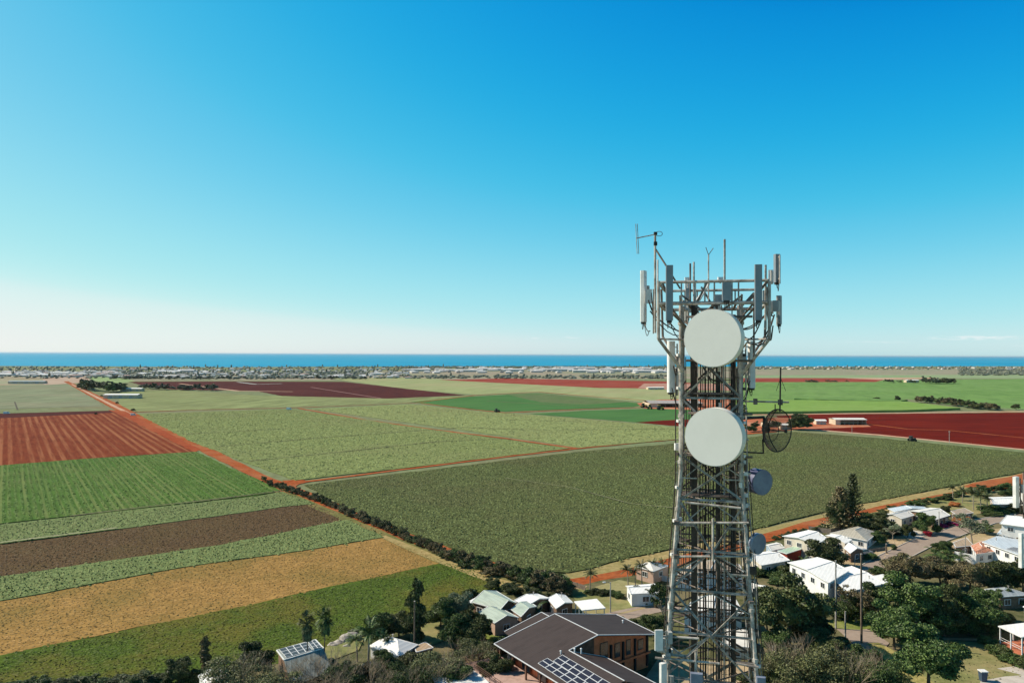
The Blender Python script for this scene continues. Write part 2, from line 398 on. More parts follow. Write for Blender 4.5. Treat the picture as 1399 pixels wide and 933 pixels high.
sheet('crop_field', [(425, 559), (560, 552.5), (650, 562), (725, 567), (870, 579), (940, 586), (1010, 592), (1010, 598), (930, 600), (795, 612), (650, 590)], green('sage_right', (.265, .31, .155), spk=.25, big=.009, bmp=.45, bd=.9, ang=-20, strx=.5, c3=(.215, .24, .125), bigmix=.55), th=.25)
DARKF = field('dark_crop', (.125, .145, .062), (.07, .075, .035), (.105, .105, .055), spk=.62, big=.012, bmp=1.0, bd=.7, ang=ROWA, strx=.75, bigmix=.5, row=1.8, rows=.25, rc=(.19, .215, .10), lo=.42, hi=.6)
sheet('crop_field', [(416, 663.5), (785, 618.5), (930, 606), (1010, 599.5), (1085, 590.5), (1200, 599), (1399, 619), (1700, 655), (1650, 618), (1399, 645), (1150, 694), (1000, 731), (776, 784), (715, 780), (640, 758), (560, 730), (480, 697)], DARKF, th=.3)
# left side
sheet('crop_field', [(-600, 533), (0, 527), (97, 525), (142, 555), (0, 559), (-600, 580)], green('sage_left', (.24, .27, .16), spk=.1, big=.008, bmp=.3, bd=.8, ang=5, strx=.12, c3=(.27, .24, .16), row=25, rows=.3))
ribbon('dirt_track', [(-300, 562), (0, 558), (142, 554)], 3, simple('dark_ditch', (.07, .055, .03), None, .1, .9, world=True))  # narrow dark brown strip along the field edge
sheet('ploughed_field', [(-600, 583), (0, 565), (150, 561), (160, 565), (0, 571.5), (-600, 592)], MAROON)
RP2 = field('ploughed_rust', (.22, .055, .025), (.15, .034, .016), (.21, .05, .022), spk=.35, big=.012, bmp=.8, bd=.4, ang=ROWA, strx=.12, row=4.6, rows=.8, rc=(.36, .15, .075), lo=.35, hi=.65)
sheet('ploughed_field', [(-600, 592), (0, 571.5), (163, 563.5), (268, 617), (120, 626.5), (0, 636), (-600, 680)], RP2)
G1 = field('fresh_green', (.085, .17, .048), (.06, .115, .034), (.12, .175, .07), spk=.5, big=.015, bmp=.7, bd=.5, ang=ROWA, strx=.14, row=2.6, rows=.55, rc=(.22, .25, .13))
sheet('crop_field', [(-600, 682), (0, 636.5), (120, 627), (268, 617.5), (384, 671), (350, 678), (100, 705), (0, 716), (-600, 775)], G1, th=.15)
BLUEG = field('blue_green_crop', (.20, .26, .135), (.115, .155, .075), (.17, .23, .11), spk=.7, big=.02, bmp=1.0, bd=.7, lo=.40, hi=.6)
sheet('crop_field', [(-600, 778), (0, 718), (100, 706.5), (350, 679), (386, 672), (430, 689), (395, 692), (160, 724), (0, 744), (-600, 815)], BLUEG, th=.2)
BRN = field('brown_stubble', (.155, .115, .075), (.095, .070, .047), (.13, .115, .06), spk=.8, big=.02, bmp=1.0, bd=.5)
sheet('ploughed_field', [(-600, 815), (0, 744), (160, 724), (395, 691), (430, 688), (474, 712), (300, 746), (0, 789), (-600, 880)], BRN)
sheet('crop_field', [(-600, 880), (0, 789), (300, 746), (474, 711), (524, 735), (440, 749), (250, 776), (0, 822), (-600, 950)], BLUEG, th=.2)
sheet('dry_field', [(-600, 950), (0, 822), (250, 776), (440, 749), (524, 735), (612, 768), (500, 792), (350, 825), (0, 896), (-600, 1040)], TAN)
GRS = field('rough_grass', (.085, .13, .035), (.055, .085, .024), (.15, .13, .046), spk=.8, big=.04, bmp=1.2, bd=.6, bigmix=.7, ang=70, strx=.6)
sheet('grass', [(-600, 1040), (0, 896), (350, 825), (500, 792), (612, 768), (640, 775), (700, 800), (760, 812), (700, 880), (400, 1000), (300, 1200), (-900, 1300)], GRS)
# verge beside the hedgerow
VERGE = field('verge_grass', (.17, .17, .06), (.12, .12, .045), (.27, .2, .085), spk=.6, big=.04, bmp=.7, bd=.4)
ribbon('verge', [(352, 655), (400, 676), (470, 705), (540, 737), (600, 763), (690, 796), (760, 812)], [6, 6, 6, 6, 6, 7, 9], VERGE, jag=.8)
ribbon('dirt_track', [(345, 655), (395, 678)], [5, 3], TRACK, jag=.4)
ribbon('dirt_track', [(520, 733), (600, 764), (655, 785), (700, 801), (745, 810)], [2, 3.5, 4, 4, 2], TANV, jag=.7)
# village ground
VIL = field('village_ground', (.13, .125, .06), (.075, .085, .035), (.24, .19, .11), spk=.5, big=.05, bmp=.7, bd=.3, bigmix=.7)
sheet('ground_cover', [(690, 806), (776, 792), (900, 770), (1040, 745), (1200, 702), (1399, 668), (1700, 640), (2600, 1300), (-700, 1300), (300, 930), (480, 880), (600, 850)], VIL)
sheet('verge', [(772, 783), (1000, 733), (1150, 695), (1399, 646), (1650, 619), (1700, 628), (1399, 662), (1150, 712), (1000, 752), (785, 797)], TANV)
ribbon('dirt_track', [(780, 797), (850, 784), (920, 768), (1030, 741), (1110, 716), (1180, 700), (1290, 677), (1345, 668)], [5, 6, 6, 6, 6, 5, 4, 4], TRACK, jag=.8)
ribbon('dirt_track', [(1335, 668), (1399, 655), (1600, 625)], [14, 16, 16], TRACK, jag=1.5)
# farm roads
ribbon('dirt_track', [(90, 521), (98, 525), (125, 539), (150, 551), (180, 567), (230, 590), (262, 605), (310, 629), (350, 649), (385, 664)], [8, 9, 11, 13, 12, 9, 8, 7, 7, 6], TRACK, jag=.5)
ribbon('dirt_track', [(98, 525), (125, 539), (150, 552), (172, 563), (180, 567)], [3, 4, 4, 4, 2], TRACKP, jag=.2)
sheet('bare_soil', [(148, 560), (172, 562), (200, 577), (250, 602), (275, 614), (266, 618), (160, 565)], SOIL)
ribbon('dirt_track', [(365, 655), (400, 669), (480, 702), (560, 735), (640, 764), (720, 789), (790, 803)], [6, 7, 6, 6, 6, 6, 6], TRACK, jag=.5)
ribbon('dirt_track', [(160, 564), (270, 560), (395, 557.5), (500, 553.5), (565, 550.5), (650, 540), (735, 535.5), (800, 541), (880, 547)], [4, 3, 4, 3, 3, 4, 5, 4, 4], TRACK, jag=.4)
ribbon('dirt_track', [(408, 558), (500, 574), (600, 588), (690, 599), (788, 613)], [4, 4, 4, 4, 4], TRACK, jag=.3)
ribbon('dirt_track', [(392, 660), (404, 660), (500, 648), (600, 635.5), (700, 623), (785, 613.5), (860, 606), (930, 600), (1060, 590)], [5, 3.6, 3.4, 3.6, 3.4, 3.4, 3.4, 3.4, 4], TRACK, jag=.25)
sheet('bare_soil', [(385, 657), (410, 655.5), (425, 658), (408, 662), (400, 668)], TRACK)
ribbon('dirt_track', [(575, 551), (640, 559), (690, 564), (800, 559), (900, 556), (1000, 556)], [3, 4, 5, 4, 4, 5], TRACK, jag=.4)
for pts in ([(20, 549), (24, 560)], ):
    ribbon('dirt_track', pts, 1.5, MATS['dark_ditch'])
# crop edge ditches and wheel tracks
DIT = simple('ditch_soil', (.085, .075, .035), (.12, .11, .05), .3, .95, world=True)
ribbon('ditch', [(95, 707), (200, 694), (300, 683), (386, 672)], 1.3, DIT, z=.62, jag=.3)
for pts in ([(300, 611), (450, 598), (640, 584)], [(340, 631), (470, 618), (600, 604), (700, 600)], [(250, 594), (400, 586)]):
    ribbon('ditch', pts, 1.1, DIT, z=.62, jag=.3)
for pts in ([(640, 585), (760, 589), (930, 586)], [(690, 574), (800, 577)]):
    ribbon('ditch', pts, 1.0, DIT, z=.63, jag=.3)
PTR = simple('pale_wheel_track', (.36, .32, .21), (.24, .25, .13), .4, .95, world=True)
ribbon('wheel_track', [(0, 744), (80, 734), (160, 723.5)], .8, PTR, z=.72, jag=.2)
ribbon('wheel_track', [(690, 655), (780, 668), (860, 690), (940, 698)], .6, simple('faint_wheel_track', (.24, .22, .13), (.18, .18, .09), .4, .95, world=True), z=.75, jag=.2)
# lawns, yards, roads in the village
LAWN = field('dry_lawn', (.23, .235, .095), (.165, .175, .065), (.33, .26, .13), spk=.7, big=.07, bmp=.4, bd=.2, bigmix=.8)
LAWNY = field('yellow_lawn', (.36, .31, .16), (.27, .24, .11), (.24, .24, .10), spk=.7, big=.07, bmp=.3, bd=.2)
SAND = field('sandy_yard', (.50, .38, .24), (.38, .28, .17), (.33, .26, .13), spk=.6, big=.09, bmp=.3, bd=.2, bigmix=.8)
ASPH = field('faded_asphalt', (.34, .265, .215), (.29, .225, .18), (.38, .30, .245), spk=1.2, big=.07, bmp=.15, bd=.05)
CONC = simple('concrete', (.55, .49, .42), (.45, .40, .34), .5, .9, world=True)
sheet('lawn', [(775, 806), (800, 805), (850, 820), (905, 835), (885, 842), (830, 845), (790, 836)], LAWN)
sheet('lawn', [(812, 803), (846, 793), (880, 800), (880, 806), (850, 813), (830, 810)], LAWNY)
ribbon('path', [(772, 800), (800, 804)], 3, SAND)
ribbon('road', [(838, 845), (868, 837), (900, 831), (925, 828)], [6, 5, 5, 5], ASPH)
ribbon('path', [(845, 840), (870, 834), (890, 829)], .8, SAND)
sheet('lawn', [(1175, 752), (1195, 735), (1235, 733), (1262, 737), (1215, 757), (1180, 775), (1130, 777), (1110, 770)], SAND)
sheet('lawn', [(1250, 700), (1262, 690), (1300, 680), (1350, 682), (1352, 700), (1330, 704), (1300, 705)], LAWN)
sheet('lawn', [(1180, 706), (1205, 700), (1210, 706), (1195, 712)], LAWN)
sheet('driveway', [(1228, 728), (1240, 724), (1265, 728), (1282, 733), (1262, 738), (1240, 737)], CONC)
sheet('lawn', [(1270, 724), (1320, 716), (1345, 716), (1310, 727), (1280, 735)], LAWNY)
sheet('lawn', [(1290, 745), (1330, 728), (1370, 722), (1420, 730), (1420, 770), (1330, 765)], SAND)
RP = [(1150, 803), (1180, 786), (1215, 765), (1255, 745), (1300, 729), (1345, 713), (1399, 705), (1500, 690)]
ribbon('road', RP, [6, 6, 6.4, 6.4, 6.4, 6.4, 6, 6], ASPH)
P3 = [W(x, y) for x, y in RP]
for sgn in (1, -1):
    mb = MB(); L = []
    for i, p in enumerate(P3):
        a = P3[max(0, i - 1)]; c = P3[min(len(P3) - 1, i + 1)]; d = (c - a).normalized(); nn = Vector((-d.y, d.x, 0)) * sgn
        L.append((p + nn * 3.2, p + nn * 3.45))
    for i in range(len(L) - 1):
        q = [L[i][0], L[i + 1][0], L[i + 1][1], L[i][1]]
        mb.prism([(x.x, x.y) for x in q], 0, lay[0] + .13)
    tag(mb.build('kerb', CONC), kind='structure')
sheet('road', [(1352, 706), (1382, 704), (1399, 712), (1360, 716)], ASPH)
# lower right
sheet('lawn', [(1285, 875), (1345, 880), (1360, 893), (1399, 912), (1420, 940), (1300, 960), (1255, 940), (1270, 905)], LAWN)
ribbon('path', [(1288, 874), (1348, 876)], 1.2, SAND)
ribbon('path', [(1352, 888), (1372, 901), (1410, 908)], [2, 1.6, 2], SAND)
sheet('driveway', [(1340, 932), (1372, 926), (1430, 922), (1440, 950), (1330, 950)], CONC)
sheet('driveway', [(1362, 915), (1385, 912), (1430, 925), (1400, 925)], CONC)
sheet('road', [(1140, 858), (1165, 852), (1195, 866), (1215, 880), (1200, 900), (1170, 885)], ASPH)
sheet('lawn', [(1130, 852), (1150, 840), (1200, 842), (1205, 858), (1175, 862), (1140, 860)], field('lime_lawn', (.20, .24, .06), (.13, .17, .04), (.3, .28, .11), spk=.8, big=.08, bmp=.8, bd=.3))
ribbon('verge', [(1190, 880), (1215, 895), (1245, 920), (1270, 950)], [3, 4, 4, 5], field('straw_verge', (.42, .34, .14), (.27, .24, .08), (.2, .22, .06), spk=1, big=.1, bmp=.8, bd=.3), jag=.5)
sheet('lawn', [(560, 862), (575, 852), (605, 848), (610, 875), (585, 885), (560, 880)], LAWN)
sheet('lawn', [(440, 890), (470, 868), (500, 868), (490, 890), (450, 905)], LAWN)
sheet('lawn', [(640, 865), (660, 860), (700, 880), (680, 900)], MATS['lime_lawn'])
sheet('lawn', [(880, 930), (900, 900), (1010, 905), (1060, 935), (1040, 980), (880, 980)], SAND)

# ------------------------------------------------------------------ crops: low clumps standing on the field sheets
def in_poly(x, y, P):
    ins = np.zeros(len(x), bool); n = len(P)
    for i in range(n):
        x0, y0 = P[i]; x1, y1 = P[(i + 1) % n]
        c = ((y0 > y) != (y1 > y)); 
        with np.errstate(divide='ignore', invalid='ignore'): ins ^= c & (x < (x1 - x0) * (y - y0) / (y1 - y0 + 1e-12) + x0)
    return ins
def crops(name, pts, row, step, w, h, mat, label, cat='crop', z=0.0, seed=1, jit=.35, ang=None, keep=.95):
    r = np.random.RandomState(seed); P = [(p.x, p.y) for p in (W(a, b_) for a, b_ in pts)]
    xs = [p[0] for p in P]; ys = [p[1] for p in P]; cx, cy = np.mean(xs), np.mean(ys)
    L = max(math.hypot(x - cx, y - cy) for x, y in P); a = R(RDIR if ang is None else ang)
    I, J = np.meshgrid(np.arange(-L, L, row), np.arange(-L, L, step)); I = I.ravel() + r.uniform(-jit, jit, I.size) * row * .6; J = J.ravel() + r.uniform(-.5, .5, J.size) * step
    x = cx + J * math.cos(a) - I * math.sin(a); y = cy + J * math.sin(a) + I * math.cos(a)
    k = in_poly(x + r.normal(size=x.size) * 1.1, y + r.normal(size=x.size) * 1.1, P) & (r.uniform(size=x.size) < keep); x = x[k]; y = y[k]; n = len(x)
    ww = w * r.uniform(.55, 1.25, n) / 2; hh = h * r.uniform(.45, 1.25, n); t_ = r.uniform(0, PI, n); z0 = z - .05
    V = np.zeros((n, 6, 3))
    for q in range(4):
        rr = ww * r.uniform(.75, 1.25, n); V[:, q, 0] = x + np.cos(t_ + q * PI / 2) * rr; V[:, q, 1] = y + np.sin(t_ + q * PI / 2) * rr; V[:, q, 2] = z0
    for q in (4, 5):
        V[:, q, 0] = x + r.uniform(-.45, .45, n) * ww; V[:, q, 1] = y + r.uniform(-.45, .45, n) * ww; V[:, q, 2] = z0 + hh * r.uniform(.7, 1, n)
    b0 = np.arange(n)[:, None] * 6
    F3 = np.concatenate([b0 + np.array(f) for f in ((0, 1, 4), (2, 3, 5), (1, 5, 4), (3, 4, 5), (1, 2, 5), (3, 0, 4))], 0)
    me = bpy.data.meshes.new(name); nf = len(F3)
    me.vertices.add(n * 6); me.vertices.foreach_set('co', V.reshape(-1)); me.loops.add(nf * 3); me.loops.foreach_set('vertex_index', F3.reshape(-1).astype('i'))
    me.polygons.add(nf); me.polygons.foreach_set('loop_start', np.arange(0, nf * 3, 3, dtype='i')); me.polygons.foreach_set('loop_total', np.full(nf, 3, dtype='i'))
    me.materials.append(mat); me.update(); me.validate()
    o = bpy.data.objects.new(name, me); COL.objects.link(o)
    return tag(o, label, cat, kind='stuff')
def cropmat(name, a, b_, c, big=.02, lo=.45, hi=.62):
    a, b_, c = adj(name, a), adj(name, b_), adj(name, c)
    m, t, b = nt(name); g = N(t, 'ShaderNodeNewGeometry')
    col = mixc(t, g.outputs['Random Per Island'], a, b_); n = noise(t, g.outputs['Position'], big, 4, .62)
    mm = N(t, 'ShaderNodeMath', operation='MULTIPLY'); t.links.new(ramp(t, n, lo, hi), mm.inputs[0]); mm.inputs[1].default_value = .75
    t.links.new(mixc(t, mm.outputs[0], col, c), b.inputs['Base Color']); b.inputs['Roughness'].default_value = .8; b.inputs['Specular IOR Level'].default_value = .15
    return m
CF = [(418, 664), (785, 619), (930, 606.5), (1010, 600), (1085, 591), (1200, 600), (1399, 620), (1460, 627), (1460, 640), (1399, 645), (1150, 694), (1000, 731), (776, 783), (715, 779), (640, 757), (560, 729), (480, 696)]
crops('crop_plants', CF, 1.35, 1.15, .92, .32, cropmat('dark_crop_leaf', (.12, .14, .058), (.205, .235, .105), (.165, .155, .08), .012), 'low leafy plants covering the big dark green field left and right of the tower', z=.5, seed=1, ang=8)
crops('crop_plants', [(192, 567), (400, 560), (560, 584), (770, 613), (600, 633), (404, 656), (262, 603)], 2.1, 1.9, 1.5, .38, cropmat('sage_leaf', (.20, .24, .11), (.27, .32, .155), (.21, .225, .115), .009), 'pale green low plants covering the field right of the red farm road', z=.4, seed=2, ang=5)
crops('crop_plants', [(430, 560), (560, 554), (650, 563), (725, 568), (870, 580), (940, 587), (1005, 593), (1005, 597), (930, 599), (795, 611), (650, 589)], 2.6, 2.3, 1.8, .40, cropmat('sage_leaf_pale', (.225, .265, .125), (.295, .34, .17), (.24, .25, .135), .009), 'pale green low plants covering the far field left of the tower', z=.4, seed=3, ang=5)
crops('crop_plants', [(-60, 642), (0, 637), (120, 628), (266, 618.5), (382, 671), (350, 677), (100, 704), (0, 715), (-60, 721)], 1.9, 1.0, 1.0, .28, cropmat('fresh_leaf', (.075, .15, .04), (.13, .22, .07), (.14, .18, .075), .015), 'fresh green plants in rows below the rusty ploughed field', z=.35, seed=4)
crops('crop_plants', [(-60, 726), (0, 719), (100, 707.5), (350, 680), (386, 673), (428, 689), (395, 691), (160, 723), (0, 743), (-60, 751)], 1.0, 1.0, .9, .36, cropmat('blue_leaf', (.13, .165, .08), (.23, .275, .145), (.18, .215, .105), .03), 'blue green leafy crop in the narrow strip above the brown stubble', z=.35, seed=5, jit=1)
crops('crop_plants', [(-60, 799), (0, 790), (300, 747), (474, 712), (522, 734), (440, 748), (250, 775), (0, 821), (-60, 833)], 0.9, 0.9, .85, .38, cropmat('blue_leaf_near', (.125, .165, .07), (.235, .285, .14), (.195, .225, .10), .03), 'blue green leafy crop in the strip above the dry tan field', z=.35, seed=6, jit=1)
crops('stubble', [(-60, 752), (0, 745), (160, 725), (395, 692), (430, 689), (472, 712), (300, 745), (0, 788), (-60, 797)], 1.0, 1.0, .72, .17, cropmat('stubble_straw', (.095, .07, .047), (.165, .125, .085), (.15, .125, .07), .03), 'brown stubble covering the dark strip between the two blue green strips', 'stubble', z=.25, seed=7, jit=1)
crops('dry_grass', [(-60, 836), (0, 824), (250, 777), (440, 750), (522, 737), (606, 768), (500, 791), (350, 824), (0, 894), (-60, 908)], .8, .8, .62, .11, cropmat('dry_grass_blade', (.30, .195, .085), (.42, .28, .13), (.20, .175, .07), .03, .40, .60), 'dry tan grass covering the field above the green grass', 'grass', z=.25, seed=8, jit=1)
crops('grass', [(-60, 910), (0, 898), (350, 827), (500, 794), (612, 770), (640, 777), (690, 798), (650, 830), (560, 850), (480, 870), (300, 930), (100, 965), (-60, 980)], .72, .72, .65, .15, cropmat('grass_blade', (.05, .08, .020), (.105, .145, .04), (.15, .125, .042), .04, .42, .62), 'rough green and brown grass covering the paddock at the bottom left', 'grass', z=.25, seed=9, jit=1)
crops('grass', [(1180, 755), (1200, 738), (1230, 735), (1210, 757), (1180, 773), (1135, 776)], 1.6, 1.6, .9, .2, MATS['sandy_yard'], 'dry tufts scattered over the sandy yard', 'grass', z=.3, seed=10, jit=1, keep=.5)
crops('grass', [(1290, 877), (1340, 881), (1358, 895), (1395, 912), (1380, 925), (1300, 950), (1262, 940), (1275, 905)], .8, .8, .7, .14, MATS['dry_lawn'], 'short grass tufts on the lawn by the veranda', 'grass', z=.3, seed=11, jit=1, keep=.7)

# ------------------------------------------------------------------ vegetation prototypes (unit size: 1 wide, 1 tall)
def leaves(seed, blobs, n, ls, core=True, flat=0.0, shell=(0.72, 1.08)):
    r = np.random.RandomState(seed)
    B = np.array(blobs, float); wts = (B[:, 3] * B[:, 5]); wts /= wts.sum()
    k = r.choice(len(B), n, p=wts)
    d = r.normal(size=(n, 3)); d /= np.linalg.norm(d, axis=1)[:, None]
    d[:, 2] = np.where(d[:, 2] < -.35, -d[:, 2], d[:, 2])
    c = B[k, :3] + d * B[k, 3:6] * r.uniform(shell[0], shell[1], (n, 1))
    # drop those buried in another clump
    keep = np.ones(n, bool)
    for j in range(len(B)):
        q = (((c - B[j, :3]) / B[j, 3:6]) ** 2).sum(1)
        keep &= ~((q < .45) & (k != j))
    c = c[keep]; d = d[keep]; n = len(c)
    nr = d * .7 + r.normal(size=(n, 3)) * .6; nr[:, 2] += .25; nr /= np.linalg.norm(nr, axis=1)[:, None]
    up = r.normal(size=(n, 3)); a = np.cross(nr, up); a /= np.linalg.norm(a, axis=1)[:, None]; b_ = np.cross(nr, a)
    s = ls * r.uniform(.6, 1.35, (n, 1))
    bend = nr * s * .25
    v = np.stack([c - a * s * .5 - bend, c - b_ * s * .35, c + a * s * .5 - bend, c + b_ * s * .35], 1).reshape(-1, 3)
    mb = MB(); mb.v = [tuple(x) for x in v]; mb.f = [(4 * i, 4 * i + 1, 4 * i + 2, 4 * i + 3) for i in range(n)]
    if core:
        import bmesh
        for bl in blobs:
            bm = bmesh.new(); bmesh.ops.create_icosphere(bm, subdivisions=2, radius=1)
            for vv in bm.verts:
                f = .74 * r.uniform(.8, 1.12)
                vv.co = Vector((bl[0] + vv.co.x * bl[3] * f, bl[1] + vv.co.y * bl[4] * f, bl[2] + vv.co.z * bl[5] * f))
            bm.verts.index_update()
            mb.add([x.co for x in bm.verts], [[x.index for x in f.verts] for f in bm.faces]); bm.free()
    return mb
def blobs_round(seed, n=13, z0=.25, sq=1.0):
    r = random.Random(seed); out = [(0, 0, .55, .30, .30, .28)]
    for i in range(n):
        a = 2 * PI * i / n * 2.4 + r.uniform(-.3, .3); zz = r.uniform(z0, .88)
        rad = .40 * math.sqrt(max(.05, 1 - ((zz - .5) / .52) ** 2)) * r.uniform(.7, 1.0); s = r.uniform(.11, .19)
        out.append((math.cos(a) * rad, math.sin(a) * rad, zz, s, s, s * r.uniform(.65, .95) * sq))
    return out
def trunk_mb(seed, h=.45, r0=.03, limbs=5, spread=.28):
    r = random.Random(seed); mb = MB()
    p = Vector((0, 0, 0)); pts = [p]
    for k in range(3):
        p = p + Vector((r.uniform(-.02, .02), r.uniform(-.02, .02), h / 3)); pts.append(p)
    for k in range(3): mb.tube(pts[k], pts[k + 1], r0 * (1 - .2 * k), r0 * (1 - .2 * (k + 1)), n=7)
    for k in range(limbs):
        a = 2 * PI * k / limbs + r.uniform(-.4, .4); s = pts[2].lerp(pts[3], r.random())
        e = s + Vector((math.cos(a) * spread * .55, math.sin(a) * spread * .55, r.uniform(.12, .22)))
        mb.tube(s, e, r0 * .5, r0 * .3, n=5)
        e2 = e + Vector((math.cos(a + r.uniform(-.6, .6)) * spread * .5, math.sin(a) * spread * .5, r.uniform(.08, .2)))
        mb.tube(e, e2, r0 * .3, r0 * .1, n=4)
    return mb
def twigs(seed, n=26, levels=3, rad=.012, spread=.5):
    r = random.Random(seed); mb = MB()
    def grow(p, d, L, rr, lv):
        q = p + d * L; q.z = max(q.z, 0.02); mb.tube(p, q, rr, rr * .6, n=4, cap=False)
        if lv <= 0: return
        for k in range(3):
            nd = (d + Vector((r.uniform(-1, 1), r.uniform(-1, 1), r.uniform(-.2, .9))) * .62).normalized()
            grow(q, nd, L * r.uniform(.6, .85), rr * .6, lv - 1)
    for k in range(n):
        a = r.uniform(0, 2 * PI); s = r.uniform(0, .28)
        p = Vector((math.cos(a) * s, math.sin(a) * s, 0))
        grow(p, Vector((math.cos(a) * spread, math.sin(a) * spread, 1)).normalized(), r.uniform(.28, .36), rad, levels)
    return mb

KIND = {}
def kind(name, parts): KIND[name] = parts      # parts: list of (part name, mesh, default material, is crown)
for i in range(4):
    kind('round%d' % i, [('trunk', trunk_mb(10 + i).mesh('trunk', BARK), BARK, 0),
                         ('crown', leaves(20 + i, blobs_round(30 + i), 6500, .040).mesh('crown', None), None, 1)])
for i in range(2):
    kind('open%d' % i, [('trunk', trunk_mb(50 + i, h=.42, r0=.028, limbs=9, spread=.5).mesh('trunk', BARKL), BARKL, 0),
                        ('crown', leaves(60 + i, [(b_[0] * 1.05, b_[1] * 1.05, b_[2] * .8 + .18, b_[3] * .72, b_[4] * .72, b_[5] * .6) for b_ in blobs_round(70 + i, 16, .35)], 2600, .040, core=False, shell=(.3, 1.1)).mesh('crown', None), None, 1)])
for i in range(3):
    bl = [(x, y, z * .8 + .05, sx * 1.1, sy * 1.1, sz) for x, y, z, sx, sy, sz in blobs_round(80 + i, 9, .12)]
    kind('shrub%d' % i, [('crown', leaves(85 + i, bl, 1900, .065).mesh('crown', None), None, 1), ('stem', trunk_mb(90 + i, h=.3).mesh('stem', BARK), BARK, 0)])
for i in range(2):
    kind('scrub%d' % i, [('branches', twigs(100 + i, 8, 3, .007).mesh('branches', TWIG), TWIG, 0),
                         ('crown', leaves(110 + i, [(x * 1.1, y * 1.1, z * .75 + .05, sx, sy, sz * .8) for x, y, z, sx, sy, sz in blobs_round(120 + i, 14, .15)], 9000, .028, core=False, shell=(.35, 1.15)).mesh('crown', None), None, 1)])
    kind('bare%d' % i, [('branches', twigs(130 + i, 30, 3, .007, .7).mesh('branches', TWIG), TWIG, 0),
                        ('crown', leaves(140 + i, [(x, y, z * .6, sx, sy, sz * .7) for x, y, z, sx, sy, sz in blobs_round(141 + i, 12, .1)], 900, .028, core=False, shell=(.2, 1.1)).mesh('crown', None), None, 1)])
for i in range(2):
    r = random.Random(150 + i)
    bl = [(r.uniform(-.16, .16), r.uniform(-.16, .16), .1 + k * .075, .33 * (1 - abs(k / 11 - .45) * .75) * r.uniform(.85, 1.1),) * 1 for k in range(12)]
    bl = [(x, y, z, s, s, .09) for x, y, z, s in bl] + [(r.uniform(-.1, .1), 0, .97, .10, .10, .07)]
    kind('column%d' % i, [('trunk', trunk_mb(155 + i, h=.3).mesh('trunk', BARK), BARK, 0), ('crown', leaves(158 + i, bl, 3200, .06).mesh('crown', None), None, 1)])
# araucaria: whorls of upswept branches
def araucaria(seed, n=17):
    r = random.Random(seed); mb = MB(); tr = MB(); tr.tube((0, 0, 0), (0, 0, .98), .03, .006, n=7)
    for k in range(n):
        z = .1 + .87 * k / n; L = .5 * (1 - (k / n) ** 1.3) + .05
        for j in range(9):
            a = 2 * PI * j / 9 + k * .6 + r.uniform(-.2, .2); l = L * r.uniform(.75, 1.05)
            for m_ in range(12):
                f = (m_ + 1) / 12; c = Vector((math.cos(a) * l * f, math.sin(a) * l * f, z + .05 * f * f + r.uniform(-.008, .008)))
                for q in range(3):
                    s = .038 * (1.1 - .3 * f); o = Vector((r.uniform(-1, 1), r.uniform(-1, 1), r.uniform(-.4, .9))) * s * .7; aa = r.uniform(0, PI)
                    u = Vector((math.cos(aa), math.sin(aa), r.uniform(-.4, .4))) * s * .6; v_ = Vector((-math.sin(aa) * .6, math.cos(aa) * .6, r.uniform(.1, .7))) * s * .6
                    mb.add([c + o - u, c + o - v_, c + o + u, c + o + v_], [(0, 1, 2, 3)])
    return tr, mb
tr, mb = araucaria(5)
kind('araucaria', [('trunk', tr.mesh('trunk', BARK), BARK, 0), ('crown', mb.mesh('crown', None), None, 1)])
